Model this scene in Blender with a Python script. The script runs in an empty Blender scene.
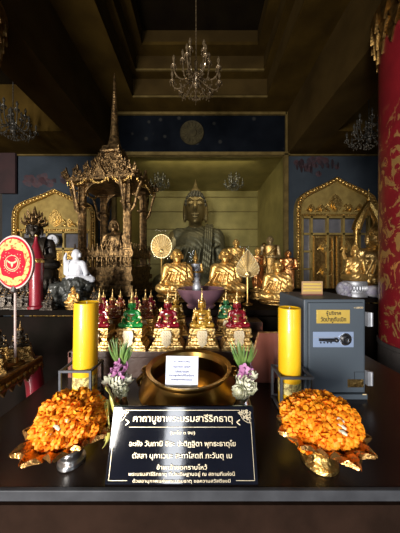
import bpy, bmesh, math, random
from mathutils import Vector, Matrix, Euler
random.seed(7)
PI = math.pi
R = math.radians
scene = bpy.context.scene
COL = scene.collection
F = 215.0                     # focal length in pixels of a 400 px wide frame
CZ = 1.5                      # height of the camera
HY = 267.0                    # row of the horizon
def P(x, y, d): return Vector(((x-200)/F*d, d, CZ-(y-HY)/F*d))
def PXx(x, d): return (x-200)/F*d
def PZ(y, d): return CZ-(y-HY)/F*d

# ------------------------------------------------------------------ mesh builder
def T(loc=(0, 0, 0), rot=(0, 0, 0), sc=(1, 1, 1)):
    if isinstance(sc, (int, float)): sc = (sc, sc, sc)
    return Matrix.LocRotScale(Vector(loc), Euler(rot), Vector(sc))
class MB:
    def __init__(s): s.v = []; s.f = []; s.M = Matrix()
    def add(s, vs, fs, M=None):
        A = s.M @ M if M is not None else s.M
        n = len(s.v)
        s.v += [A @ Vector(v) for v in vs]
        s.f += [[n+i for i in f] for f in fs]
        return s
    def box(s, c, d, rot=(0, 0, 0), M=None):
        x, y, z = d[0]/2, d[1]/2, d[2]/2
        A = T(c, rot)
        if M is not None: A = M @ A
        return s.add([(-x,-y,-z),(x,-y,-z),(x,y,-z),(-x,y,-z),(-x,-y,z),(x,-y,z),(x,y,z),(-x,y,z)],
                     [(3,2,1,0),(4,5,6,7),(0,1,5,4),(1,2,6,5),(2,3,7,6),(3,0,4,7)], A)
    def lathe(s, prof, n=20, M=None, square=False, cap=True):
        vs = []; fs = []
        k = 1.0; a0 = 0
        if square: n = 4; k = math.sqrt(2); a0 = PI/4
        for r, z in prof:
            for i in range(n):
                a = a0+2*PI*i/n
                vs.append((r*k*math.cos(a), r*k*math.sin(a), z))
        for j in range(len(prof)-1):
            for i in range(n):
                i2 = (i+1) % n
                fs.append((j*n+i, j*n+i2, (j+1)*n+i2, (j+1)*n+i))
        if cap:
            fs.append(tuple(reversed(range(n))))
            fs.append(tuple((len(prof)-1)*n+i for i in range(n)))
        return s.add(vs, fs, M)
    def tube(s, pts, rad, n=8, M=None, closed=False):
        pts = [Vector(p) for p in pts]
        if not isinstance(rad, (list, tuple)): rad = [rad]*len(pts)
        vs = []; fs = []; m = len(pts)
        up = None
        for j, p in enumerate(pts):
            if closed: t = pts[(j+1) % m]-pts[j-1]
            else: t = pts[min(j+1, m-1)]-pts[max(j-1, 0)]
            t.normalize()
            if up is None: up = Vector((0, 0, 1)) if abs(t.z) < .9 else Vector((1, 0, 0))
            u = up-t*up.dot(t)
            if u.length < 1e-5: u = t.orthogonal()
            u.normalize(); w = t.cross(u); up = u
            for i in range(n):
                a = 2*PI*i/n
                vs.append(p+(u*math.cos(a)+w*math.sin(a))*rad[j])
        for j in range(m if closed else m-1):
            j2 = (j+1) % m
            for i in range(n):
                i2 = (i+1) % n
                fs.append((j*n+i, j*n+i2, j2*n+i2, j2*n+i))
        if not closed:
            fs.append(tuple(reversed(range(n))))
            fs.append(tuple((m-1)*n+i for i in range(n)))
        return s.add(vs, fs, M)
    def ell(s, c, r, rot=(0, 0, 0), n=12, m=8, M=None):
        if isinstance(r, (int, float)): r = (r, r, r)
        vs = [(0, 0, -1)]; fs = []
        for j in range(1, m):
            b = -PI/2+PI*j/m
            for i in range(n):
                a = 2*PI*i/n
                vs.append((math.cos(b)*math.cos(a), math.cos(b)*math.sin(a), math.sin(b)))
        vs.append((0, 0, 1))
        for i in range(n): fs.append((0, 1+(i+1) % n, 1+i))
        for j in range(m-2):
            for i in range(n):
                a = 1+j*n; i2 = (i+1) % n
                fs.append((a+i, a+i2, a+n+i2, a+n+i))
        e = len(vs)-1; a = 1+(m-2)*n
        for i in range(n): fs.append((a+i, a+(i+1) % n, e))
        A = T(c, rot, r)
        if M is not None: A = M @ A
        return s.add(vs, fs, A)
    def prism(s, poly, th, M=None):
        """polygon in the XZ plane, facing -Y, th thick in Y (front at y = 0)"""
        n = len(poly)
        vs = [(x, 0, z) for x, z in poly]+[(x, th, z) for x, z in poly]
        fs = [tuple(range(n)), tuple(reversed(range(n, 2*n)))]
        for i in range(n):
            j = (i+1) % n
            fs.append((j, i, n+i, n+j))
        return s.add(vs, fs, M)
    def strip(s, outer, inner, th, M=None):
        """band between two open outlines with equal counts in the XZ plane"""
        n = len(outer)
        for i in range(n-1):
            s.prism([outer[i], outer[i+1], inner[i+1], inner[i]], th, M)
        return s
    def mesh(s, name, smooth=38):
        me = bpy.data.meshes.new(name)
        me.from_pydata([tuple(v) for v in s.v], [], s.f)
        bm = bmesh.new(); bm.from_mesh(me)
        bmesh.ops.recalc_face_normals(bm, faces=bm.faces)
        bm.to_mesh(me); bm.free()
        if smooth:
            me.polygons.foreach_set('use_smooth', [True]*len(me.polygons))
            me.set_sharp_from_angle(angle=R(smooth))
        return me
    def build(s, name, mat, parent=None, loc=None, smooth=38, rot=None):
        return link(name, s.mesh(name, smooth), mat, parent, loc, rot)
def link(name, me, mat, parent=None, loc=None, rot=None):
    if mat is not None and (not me.materials or me.materials[0] != mat):
        me.materials.clear(); me.materials.append(mat)
    o = bpy.data.objects.new(name, me); COL.objects.link(o)
    if parent is not None: o.parent = parent
    if loc is not None: o.location = loc
    if rot is not None: o.rotation_euler = rot
    return o
def bevel(o, w=.004, seg=2):
    m = o.modifiers.new('bevel', 'BEVEL'); m.width = w; m.segments = seg; m.limit_method = 'ANGLE'; m.angle_limit = R(40)
    return o
def thing(name, label, cat, loc=(0, 0, 0), rotz=0, group=None, sc=1):
    o = bpy.data.objects.new(name, None); COL.objects.link(o)
    o.empty_display_size = .05
    o.location = loc; o.rotation_euler = (0, 0, rotz); o.scale = (sc, sc, sc)
    o['label'] = label; o['category'] = cat
    if group: o['group'] = group
    return o
def tag(o, label, cat, group=None, kind=None):
    o['label'] = label; o['category'] = cat
    if group: o['group'] = group
    if kind: o['kind'] = kind
    return o
def struct(o): o['kind'] = 'structure'; return o
def dup(root, loc, rotz, label, group=None, sc=None, mats=None):
    """copy of a thing with its parts and sub-parts; mats swaps the material of parts by name"""
    def cp(o, par):
        c = o.copy(); COL.objects.link(c); c.parent = par
        st = o.name.split('.')[0]
        if mats and st in mats and o.type == 'MESH':
            c.data = recol(o.data, mats[st])
        for ch in kids.get(o.name, []): cp(ch, c)
        return c
    kids = {}
    for o in list(COL.objects):
        if o.parent: kids.setdefault(o.parent.name, []).append(o)
    r = cp(root, None)
    r.location = loc; r.rotation_euler = (0, 0, rotz); r['label'] = label
    if group: r['group'] = group
    elif 'group' in r: del r['group']
    if sc: r.scale = (sc, sc, sc)
    return r
_rc = {}
def recol(me, mat):
    k = (me.name, mat.name)
    if k not in _rc:
        m = me.copy(); m.materials.clear(); m.materials.append(mat); _rc[k] = m
    return _rc[k]
def fuse(mb, voxel, it=4, name='fused'):
    o = bpy.data.objects.new('tmp', mb.mesh('tmp', 0)); COL.objects.link(o)
    m = o.modifiers.new('r', 'REMESH'); m.mode = 'VOXEL'; m.voxel_size = voxel
    if it:
        k = o.modifiers.new('s', 'SMOOTH'); k.factor = .5; k.iterations = it
    dg = bpy.context.evaluated_depsgraph_get(); dg.update()
    me = bpy.data.meshes.new_from_object(o.evaluated_get(dg))
    old = o.data; bpy.data.objects.remove(o); bpy.data.meshes.remove(old)
    me.name = name
    me.polygons.foreach_set('use_smooth', [True]*len(me.polygons))
    return me
def merge(me, mb):
    """add the loose detail of mb to mesh me"""
    a = mb.mesh('tmp')
    bm = bmesh.new(); bm.from_mesh(me); bm.from_mesh(a); bm.to_mesh(me); bm.free()
    bpy.data.meshes.remove(a)
    me.polygons.foreach_set('use_smooth', [True]*len(me.polygons))
    return me
def scaled(me, s):
    m = me.copy(); m.transform(Matrix.Scale(s, 4)); return m

# ------------------------------------------------------------------ materials
def mat(name, c, c2=None, rough=.5, metal=0, scale=6, bump=0, bscale=40, coat=0, trans=0, spec=.5, lo=.35, hi=.65, detail=4, emit=None, es=0, wave=None, sub=0):
    m = bpy.data.materials.new(name); m.use_nodes = True
    nt = m.node_tree; b = nt.nodes['Principled BSDF']
    b.inputs['Roughness'].default_value = rough; b.inputs['Metallic'].default_value = metal
    b.inputs['Coat Weight'].default_value = coat; b.inputs['Transmission Weight'].default_value = trans
    b.inputs['Specular IOR Level'].default_value = spec
    if sub: b.inputs['Subsurface Weight'].default_value = sub; b.inputs['Subsurface Radius'].default_value = (.03, .015, .006)
    c = tuple(c)+(1,)
    tc = nt.nodes.new('ShaderNodeTexCoord')
    b.inputs['Base Color'].default_value = c
    if c2 is not None:
        n = nt.nodes.new('ShaderNodeTexNoise'); n.inputs['Scale'].default_value = scale; n.inputs['Detail'].default_value = detail
        r = nt.nodes.new('ShaderNodeValToRGB')
        r.color_ramp.elements[0].position = lo; r.color_ramp.elements[1].position = hi
        r.color_ramp.elements[0].color = c; r.color_ramp.elements[1].color = tuple(c2)+(1,)
        nt.links.new(tc.outputs['Object'], n.inputs['Vector']); nt.links.new(n.outputs['Fac'], r.inputs['Fac'])
        nt.links.new(r.outputs['Color'], b.inputs['Base Color'])
    if bump:
        if wave:
            n2 = nt.nodes.new('ShaderNodeTexWave'); n2.inputs['Scale'].default_value = bscale; n2.inputs['Distortion'].default_value = wave
            n2.bands_direction = 'DIAGONAL'
        else:
            n2 = nt.nodes.new('ShaderNodeTexNoise'); n2.inputs['Scale'].default_value = bscale; n2.inputs['Detail'].default_value = 3
        bp = nt.nodes.new('ShaderNodeBump'); bp.inputs['Strength'].default_value = bump; bp.inputs['Distance'].default_value = .01
        nt.links.new(tc.outputs['Object'], n2.inputs['Vector']); nt.links.new(n2.outputs['Fac'], bp.inputs['Height'])
        nt.links.new(bp.outputs['Normal'], b.inputs['Normal'])
    if emit: b.inputs['Emission Color'].default_value = tuple(emit)+(1,); b.inputs['Emission Strength'].default_value = es
    return m
GOLD = mat('gold', (.74, .47, .15), (.56, .34, .09), .40, .82, 9, .2, 30)
GOLDB = mat('gold_bright', (.84, .60, .25), (.50, .32, .11), .32, .92, 40, .6, 70)
GOLDR = mat('gold_relief', (.78, .52, .17), (.45, .28, .08), .34, 1, 30, .8, 60)
GOLDD = mat('gold_dark', (.40, .25, .085), (.20, .115, .035), .42, 1, 20, .5, 50)
GOLDT = mat('dull_gilt_trim', (.16, .11, .035), (.10, .068, .02), .6, .2, 7, spec=.2)
GOLDP = mat('gold_paint', (.46, .33, .10), (.32, .22, .065), .42, .45, 7, .25, 18)
OLD = mat('old_gold', (.34, .21, .088), (.06, .036, .017), .38, .88, 22, .8, 55)
COPPER = mat('copper_gold', (.72, .36, .13), (.5, .23, .08), .3, 1, 10)
ROBEG = mat('gold_robe', (.78, .50, .17), (.60, .36, .10), .42, .8, 6, .5, 9, wave=3)
ROBEC = mat('copper_robe', (.62, .29, .10), (.45, .2, .07), .34, 1, 6, .35, 9, wave=3)
BRONZE = mat('dark_bronze', (.30, .21, .09), (.18, .13, .06), .42, .6, 3, .2, 8)
BRONZER = mat('dark_bronze_robe', (.16, .135, .08), (.10, .088, .055), .5, .5, 3, .8, 3.2, wave=4)
HAIRB = mat('dark_bronze_hair', (.075, .062, .04), (.05, .042, .03), .6, .3, 9)
BLACKM = mat('black_bronze', (.022, .018, .015), (.05, .038, .026), .4, .6, 14, .5, 30)
SILVER = mat('silver', (.72, .71, .70), (.5, .5, .5), .28, 1, 10, .2, 40)
PEWTER = mat('grey_metal', (.42, .43, .47), (.32, .33, .36), .45, .6, 12)
BRASS = mat('brass', (.44, .28, .085), (.26, .155, .045), .3, 1, 5, .12, 10)
STEEL = mat('steel', (.10, .104, .12), (.07, .073, .084), .5, .2, 18, spec=.2)
RED = mat('red_jewel', (.21, .007, .016), (.11, .004, .010), .16, 0, 9, coat=.6)
GREEN = mat('green_jewel', (.015, .26, .045), (.01, .15, .03), .16, 0, 9, coat=.6)
AMBER = mat('amber_jewel', (.46, .26, .03), (.30, .15, .02), .2, .3, 9, coat=.5)
BROWNJ = mat('brown_jewel', (.20, .045, .015), (.12, .02, .01), .2, 0, 9, coat=.5)
DKRED = mat('dark_red_jewel', (.16, .006, .014), (.09, .004, .01), .2, 0, 9, coat=.5)
DKGREEN = mat('dark_green_jewel', (.02, .12, .04), (.012, .07, .025), .2, 0, 9, coat=.5)
WAX = mat('yellow_wax', (.86, .50, .012), (.78, .43, .01), .38, 0, 4, coat=.25, sub=.15)
WICK = mat('wick', (.5, .42, .3), None, .9)
LABELM = mat('printed_label', (.78, .66, .25), (.30, .22, .08), .5, 0, 60, lo=.46, hi=.54)
WHITE = mat('white_plaster', (.56, .57, .62), (.44, .45, .5), .55, 0, 9, .15, 30)
PAPER = mat('white_paper', (.72, .76, .90), (.68, .72, .87), .6, 0, 3)
INK = mat('blue_ink', (.02, .025, .14), None, .6)
BLACKL = mat('black_lacquer', (.004, .005, .009), (.007, .008, .014), .07, 0, 3, .02, 12)
GLETTER = mat('gilt_lettering', (.80, .70, .50), (.7, .58, .38), .35, .5, 20)
TABLEM = mat('dark_lacquered_wood', (.010, .007, .006), (.018, .011, .008), .25, 0, 3, spec=.4)
WOOD = mat('dark_brown_wood', (.075, .035, .022), (.045, .02, .013), .4, 0, 6, .2, 25, coat=.2)
REDWOOD = mat('red_brown_wood', (.20, .062, .042), (.13, .042, .03), .35, 0, 5, coat=.3)
SKIRT = mat('plank_wood', (.024, .013, .009), (.015, .0085, .006), .8, 0, 7, .2, 30, spec=.02)  # brown wood, its colour darkened further to hold the shade on the table front
PURPLE = mat('mauve_lacquer', (.19, .10, .125), (.13, .065, .085), .28, 0, 5, coat=.4)
SAFE = mat('slate_paint', (.058, .074, .092), (.053, .068, .086), .5, 0, 3, .06, 260)
EDGE = mat('grey_edge_metal', (.055, .058, .066), (.038, .04, .046), .5, .1, 12, spec=.15)  # grey metal with the shade of the table front darkened into its colour
SAFEP = mat('pale_blue_panel', (.24, .31, .46), (.22, .29, .43), .4, .2, 5)
CHROME = mat('chrome', (.75, .76, .8), None, .15, 1)
BLACKP = mat('black_plastic', (.012, .012, .014), None, .35)
YPLATE = mat('yellow_plate', (.66, .46, .10), (.58, .40, .08), .35, .4, 6)
CREAM = mat('cream', (.62, .48, .27), None, .5)
WALLB = mat('blue_mural_wall', (.046, .058, .074), (.022, .029, .037), .85, 0, 1.3, .1, 20, spec=.1, lo=.3, hi=.75)
BLACKW = mat('black_wood', (.008, .0055, .0045), (.005, .004, .003), .7, 0, 5, spec=.02)
NAVY = mat('navy_wall', (.010, .017, .040), (.017, .028, .062), .7, 0, 2)
OLIVE = mat('gilded_wall', (.30, .235, .075), (.21, .165, .05), .5, .3, 2.2, .15, 12)
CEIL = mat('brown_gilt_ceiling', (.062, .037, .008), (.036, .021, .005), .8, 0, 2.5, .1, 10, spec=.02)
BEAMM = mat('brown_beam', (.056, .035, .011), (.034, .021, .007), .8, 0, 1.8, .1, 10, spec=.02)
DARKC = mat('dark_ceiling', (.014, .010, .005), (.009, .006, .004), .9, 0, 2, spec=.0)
FLOORM = mat('dark_floor', (.20, .15, .12), (.15, .11, .085), .13, 0, 2)
PLAIN = mat('dim_plaster', (.25, .22, .18), (.2, .17, .14), .8, 0, 2)
GREYST = mat('grey_stone', (.06, .052, .05), (.04, .035, .034), .6, 0, 8, .2, 30)
ORANGE = mat('marigold_orange', (.90, .25, .005), (.93, .36, .010), .6, 0, 60, sub=.1)
LEAF = mat('green_leaf', (.07, .16, .035), (.18, .28, .07), .4, 0, 20)
ORCHID = mat('pink_petal', (.32, .09, .24), (.48, .24, .42), .5, 0, 40)
LOTUS = mat('white_petal', (.74, .72, .58), (.60, .62, .44), .5, 0, 30)
RIBBON = mat('pale_green_ribbon', (.62, .58, .16), (.50, .44, .10), .3, 0, 20, coat=.3)
FOIL = mat('gold_foil', (.62, .33, .10), (.35, .17, .05), .22, .8, 25, .7, 45)
ROCK = mat('black_rock', (.016, .018, .016), (.05, .052, .045), .5, 0, 9, .9, 14, coat=.2)
WPANE = mat('dim_grey_pane', (.15, .145, .16), (.09, .09, .10), .2, 0, 4)
CRYS = mat('crystal', (.32, .23, .13), (.12, .085, .045), .15, .5, 50, coat=.4)
CRYSG = mat('grey_crystal', (.13, .12, .10), (.05, .048, .042), .18, .5, 50, coat=.4)
NOTICE = mat('notice_card', (.36, .22, .10), None, .5)
FANRED = mat('red_silk', (.52, .014, .030), (.44, .010, .024), .6, 0, 20, spec=.05)
FANGOLD = mat('gold_embroidery', (.60, .44, .15), (.48, .08, .04), .6, 0, 55, .5, 60, spec=.05, lo=.5, hi=.62)
FANW = mat('pale_trim', (.52, .42, .39), (.44, .32, .30), .6, 0, 15, spec=.1)
FANP = mat('pale_gold_fan', (.62, .50, .28), (.5, .38, .18), .4, .6, 20)
CRED = mat('crimson_lacquer', (.22, .008, .020), (.15, .006, .014), .35, 0, 4, coat=.3)
PALEC = mat('grey_cloth', (.50, .50, .54), (.30, .28, .38), .8, 0, 16, .4, 20)
MURAL = mat('faded_red_paint', (.060, .024, .028), (.035, .026, .034), .8, 0, 9)
DRED = mat('dark_red_cloth', (.040, .015, .016), (.025, .011, .012), .8, 0, 3)

def pillar_mat():
    m = mat('red_pillar_gilt', (.20, .009, .015), (.15, .007, .012), .4, 0, 5, coat=.2)
    nt = m.node_tree; b = nt.nodes['Principled BSDF']
    tc = nt.nodes.new('ShaderNodeTexCoord'); mp = nt.nodes.new('ShaderNodeMapping'); mp.inputs['Scale'].default_value = (1, 1, .8)
    v = nt.nodes.new('ShaderNodeTexNoise'); v.inputs['Scale'].default_value = 7.5; v.inputs['Detail'].default_value = 6; v.inputs['Roughness'].default_value = .62; v.inputs['Distortion'].default_value = 1.6
    r = nt.nodes.new('ShaderNodeValToRGB'); r.color_ramp.elements[0].position = .545; r.color_ramp.elements[1].position = .57
    r.color_ramp.elements[0].color = (0, 0, 0, 1); r.color_ramp.elements[1].color = (1, 1, 1, 1)
    mx = nt.nodes.new('ShaderNodeMix'); mx.data_type = 'RGBA'
    src = b.inputs['Base Color'].links[0].from_socket
    nt.links.new(tc.outputs['Object'], mp.inputs['Vector']); nt.links.new(mp.outputs['Vector'], v.inputs['Vector'])
    nt.links.new(v.outputs['Fac'], r.inputs['Fac'])
    sx = nt.nodes.new('ShaderNodeSeparateXYZ'); nt.links.new(tc.outputs['Object'], sx.inputs['Vector'])
    mr = nt.nodes.new('ShaderNodeMapRange'); mr.inputs['From Min'].default_value = 2.55; mr.inputs['From Max'].default_value = 3.1
    mr.inputs['To Min'].default_value = 1; mr.inputs['To Max'].default_value = 0
    nt.links.new(sx.outputs['Z'], mr.inputs['Value'])
    mu = nt.nodes.new('ShaderNodeMath'); mu.operation = 'MULTIPLY'
    nt.links.new(r.outputs['Color'], mu.inputs[0]); nt.links.new(mr.outputs['Result'], mu.inputs[1])
    nt.links.new(mu.outputs['Value'], mx.inputs['Factor'])
    nt.links.new(src, mx.inputs['A']); mx.inputs['B'].default_value = (.62, .36, .12, 1)
    nt.links.new(mx.outputs['Result'], b.inputs['Base Color'])
    mt = nt.nodes.new('ShaderNodeMath'); mt.operation = 'MULTIPLY'; mt.inputs[1].default_value = .7
    nt.links.new(mu.outputs['Value'], mt.inputs[0]); nt.links.new(mt.outputs['Value'], b.inputs['Metallic'])
    return m
PILLAR = pillar_mat()
def star_mat():
    m = mat('navy_star_wall', (.0035, .0044, .0065), (.006, .0075, .0105), .9, 0, 2, spec=.02)
    nt = m.node_tree; b = nt.nodes['Principled BSDF']
    tc = nt.nodes.new('ShaderNodeTexCoord')
    v = nt.nodes.new('ShaderNodeTexVoronoi'); v.inputs['Scale'].default_value = 3.2
    r = nt.nodes.new('ShaderNodeValToRGB'); r.color_ramp.elements[0].position = .10; r.color_ramp.elements[1].position = .17
    r.color_ramp.elements[0].color = (.6, .6, .6, 1); r.color_ramp.elements[1].color = (0, 0, 0, 1)
    mx = nt.nodes.new('ShaderNodeMix'); mx.data_type = 'RGBA'
    src = b.inputs['Base Color'].links[0].from_socket
    nt.links.new(tc.outputs['Object'], v.inputs['Vector']); nt.links.new(v.outputs['Distance'], r.inputs['Fac'])
    nt.links.new(r.outputs['Color'], mx.inputs['Factor']); nt.links.new(src, mx.inputs['A']); mx.inputs['B'].default_value = (.035, .034, .030, 1)
    nt.links.new(mx.outputs['Result'], b.inputs['Base Color'])
    return m
STAR = star_mat()
def glass_mat():
    m = bpy.data.materials.new('clear_glass'); m.use_nodes = True
    nt = m.node_tree; nt.nodes.clear()
    o = nt.nodes.new('ShaderNodeOutputMaterial'); mx = nt.nodes.new('ShaderNodeMixShader')
    t = nt.nodes.new('ShaderNodeBsdfTransparent'); g = nt.nodes.new('ShaderNodeBsdfGlossy'); fr = nt.nodes.new('ShaderNodeFresnel')
    t.inputs['Color'].default_value = (.93, .95, .93, 1); g.inputs['Roughness'].default_value = .03; fr.inputs['IOR'].default_value = 1.13
    nt.links.new(fr.outputs[0], mx.inputs[0]); nt.links.new(t.outputs[0], mx.inputs[1]); nt.links.new(g.outputs[0], mx.inputs[2]); nt.links.new(mx.outputs[0], o.inputs[0])
    return m
GLASS = glass_mat()
BULB = mat('warm_bulb', (1, .8, .5), None, .4, emit=(1, .72, .36), es=3)

def text(name, s, width, m, parent, loc, rot=(R(90), 0, 0), height=None, th=.0006, bold=.012):
    c = bpy.data.curves.new('t', 'FONT'); c.body = s; c.size = 1; c.align_x = 'CENTER'; c.extrude = .01; c.offset = bold
    o = bpy.data.objects.new('t', c); COL.objects.link(o)
    dg = bpy.context.evaluated_depsgraph_get(); dg.update()
    me = bpy.data.meshes.new_from_object(o.evaluated_get(dg)); bpy.data.objects.remove(o)
    xs = [v.co.x for v in me.vertices]; ys = [v.co.y for v in me.vertices]
    w = max(xs)-min(xs); k = width/w; cx = (max(xs)+min(xs))/2; cy = (max(ys)+min(ys))/2
    ky = k if height is None else height/(max(ys)-min(ys))
    for v in me.vertices:
        v.co = ((v.co.x-cx)*k, (v.co.y-cy)*ky, th if v.co.z > 0 else -th)
    me.materials.clear(); me.name = name
    return link(name, me, m, parent, loc, rot)

# ------------------------------------------------------------------ the hall
BY = 5.0
def wall(name, c, d, m): return struct(MB().box((0, 0, 0), d).build(name, m, None, c, smooth=0))
wall('floor', (0, 1.4, -.05), (9.4, 12.2, .1), FLOORM)
ZA = PZ(155, BY); ZC = PZ(113, BY); AX = 1.98        # alcove top, ceiling, half width
wall('wall_right', (4.65, .25, 2.65), (.1, 9.6, 5.3), PLAIN)
wall('wall_left', (-4.65, .25, 2.65), (.1, 9.6, 5.3), PLAIN)
wall('wall_back_right', ((AX+4.7)/2+.0, BY+.05, ZA/2), (4.7-AX, .1, ZA), WALLB)
wall('wall_back_left', (-(AX+4.7)/2, BY+.05, ZA/2), (4.7-AX, .1, ZA), WALLB)
wall('wall_back_upper', (0, BY+.05, (ZA+ZC)/2+.1), (2*2.02, .1, ZC-ZA+.2), STAR)
wall('wall_alcove_base', (0, BY+.05, .2), (2*AX, .1, .4), OLIVE)
wall('wall_alcove_back', (0, 7.45, 2.2), (2*AX+.4, .1, 4.6), OLIVE)
wall('wall_alcove_left', (-AX-.05, 6.25, 2.2), (.1, 2.3, 4.6), OLIVE)
wall('wall_alcove_right', (AX+.05, 6.25, 2.2), (.1, 2.3, 4.6), OLIVE)
wall('ceiling_alcove', (0, 6.25, ZA+.06), (2*AX+.2, 2.3, .1), OLIVE)
wall('floor_alcove', (0, 6.25, .35), (2*AX, 2.3, .1), OLIVE)
# panel seams of the gilded alcove wall
m = MB()
for z in (1.0, 1.6, 2.2, 2.8, 3.4, 3.9): m.box((0, 7.39, z), (2*AX, .02, .025))
struct(m.build('trim_1', GOLDT, smooth=0))
# alcove front frame
m = MB()
m.box((0, BY-.03, ZA), (2*AX+.16, .10, .07)); m.box((AX, BY-.03, 2.2), (.09, .10, 3.8)); m.box((-AX, BY-.03, 2.2), (.09, .10, 3.8)); m.box((0, BY-.03, .42), (2*AX+.1, .1, .08))
struct(m.build('trim_2', GOLDT, smooth=0))
struct(MB().box((0, BY+.02, (ZA+.42)/2), (2*AX-.08, .012, ZA-.5)).build('window_1', GLASS, smooth=0))
# beams
for sx, nm in ((1, 'right'), (-1, 'left')):
    wall('ceiling_beam_'+nm, (sx*(2.02+2.63)/2, .25, (ZA+5.4)/2), (.61, 9.5, 5.4-ZA), BEAMM)
    wall('ceiling_cross_beam_'+nm, (sx*(2.63+4.7)/2, (4.12+BY)/2, (ZA+5.4)/2), (4.7-2.63, BY-4.12, 5.4-ZA), CEIL)
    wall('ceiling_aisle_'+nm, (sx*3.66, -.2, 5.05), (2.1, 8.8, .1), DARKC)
# coffered centre ceiling: two nested steps
m = MB()
def ring(z, hx0, hx1, y0, y1, Y0, Y1, h=.06):
    m.box((0, (y0+Y0)/2, z+h/2), (2*hx1, abs(Y0-y0), h)); m.box((0, (y1+Y1)/2, z+h/2), (2*hx1, abs(y1-Y1), h))
    m.box(((hx0+hx1)/2, (Y0+Y1)/2, z+h/2), (hx1-hx0, Y1-Y0, h)); m.box((-(hx0+hx1)/2, (Y0+Y1)/2, z+h/2), (hx1-hx0, Y1-Y0, h))
ring(ZC, 1.42, 2.02, -4.5, BY, .9, 4.55)
ring(ZC+.40, 1.30, 1.6, .8, 4.7, 1.05, 4.38)
ring(ZC+.72, 1.12, 1.5, .9, 4.6, 1.25, 4.16)
struct(m.build('ceiling', CEIL, smooth=0))
m = MB()
for hx, y0, y1, z, h in ((1.44, .88, 4.57, ZC+.05, .36), (1.32, 1.03, 4.40, ZC+.45, .28), (1.14, 1.2, 4.2, ZC+.77, .25)):
    m.box((0, y1, z+h/2), (2*hx, .04, h)); m.box((0, y0, z+h/2), (2*hx, .04, h))
    m.box((hx, (y0+y1)/2, z+h/2), (.04, y1-y0, h)); m.box((-hx, (y0+y1)/2, z+h/2), (.04, y1-y0, h))
struct(m.build('ceiling_coffer_sides', BEAMM, smooth=0))
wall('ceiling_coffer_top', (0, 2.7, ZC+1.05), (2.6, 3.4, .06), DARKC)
m = MB()
m.box((0, 4.54, ZC+.015), (2.84, .03, .03)); m.box((0, 4.36, ZC+.415), (2.6, .03, .03)); m.box((0, BY-.02, ZC-.03), (4.0, .05, .06))
for sx in (1, -1): m.box((sx*2.0, BY-.02, (ZA+ZC)/2), (.05, .05, ZC-ZA))
for sx in (1, -1): m.box((sx*3.3, BY-.02, ZA-.015), (2.5, .04, .03))
struct(m.build('trim_3', GOLDT, smooth=0))
# front wall behind the visitor with its open doorway and two windows
FY = -4.5
m = MB()
def hole_wall(x0, x1, holes):
    x = x0
    for a, b, z0, z1 in holes:
        m.box(((x+a)/2, FY-.05, 2.65), (a-x, .1, 5.3))
        if z0 > 0: m.box(((a+b)/2, FY-.05, z0/2), (b-a, .1, z0))
        m.box(((a+b)/2, FY-.05, (z1+5.3)/2), (b-a, .1, 5.3-z1))
        x = b
    m.box(((x+x1)/2, FY-.05, 2.65), (x1-x, .1, 5.3))
hole_wall(-4.7, 4.7, [(-3.7, -1.9, .7, 3.0), (-.79, -.37, 0, 2.62), (2.2, 3.4, .9, 2.9)])
struct(m.build('wall_front', PLAIN, smooth=0))
def area(name, loc, sx, sy, rot, e, col=(1, 1, 1), spread=180):
    l = bpy.data.lights.new(name, 'AREA'); l.shape = 'RECTANGLE'; l.size = sx; l.size_y = sy; l.energy = e; l.color = col
    l.spread = R(spread)
    o = bpy.data.objects.new(name, l); COL.objects.link(o); o.location = loc; o.rotation_euler = rot
    return o
area('doorway_light', (-.58, FY-.03, 1.3), .40, 2.6, (R(86), 0, 0), 38, (.92, .95, 1), 140)
area('window_light', (-2.8, FY-.03, 1.85), 1.8, 2.3, (R(82), 0, 0), 540, (1, .95, .88), 130)
area('side_window_light', (2.8, FY-.03, 1.9), 1.2, 2.0, (R(84), 0, 0), 30, (.82, .9, 1), 130)

def point(name, loc, e, col, r=.08):
    l = bpy.data.lights.new(name, 'POINT'); l.energy = e; l.color = col; l.shadow_soft_size = r
    o = bpy.data.objects.new(name, l); COL.objects.link(o); o.location = loc
    return o

# ------------------------------------------------------------------ pillars
def pillar(label, loc):
    t = thing('pillar', label, 'pillar', loc, 0)
    MB().lathe([(.42, .75), (.42, 3.86)], 40).build('shaft', PILLAR, t)
    MB().lathe([(.46, 0), (.46, .10), (.435, .14), (.425, .70), (.435, .71), (.435, .75), (.40, .75)], 40).build('base', GREYST, t)
    m = MB().lathe([(.42, 3.78), (.44, 3.80), (.44, 3.86), (.43, 3.9), (.47, 4.0), (.49, ZA-.02), (.3, ZA-.02)], 40)
    for i in range(22):
        a = 2*PI*i/22
        for zz, rr, s in ((3.86, .455, 1), (3.98, .485, .9), (3.74, .435, .9)):
            A = T((rr*math.cos(a+zz), rr*math.sin(a+zz), zz), (0, 0, a+zz+PI/2))
            m.prism([(-.05*s, .06), (0, -.10*s), (.05*s, .06), (.03, .10), (-.03, .10)], .03, A)
    m.build('capital', GOLDD, t)
    return t
pillar('thick red pillar with gilt pattern and grey stone base beside the safe', (2.25, 2.06, 0))
pillar('dark red pillar with gilt capital in the upper left shadow', (-2.42, 1.98, 0))
o = MB().box((0, 0, 0), (.36, .05, 1.07)).build('wall_panel', DRED, None, (-4.40, 4.93, 3.72), smooth=0)
tag(o, 'dark red panel hanging on the wall at the far left', 'wall panel')

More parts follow.
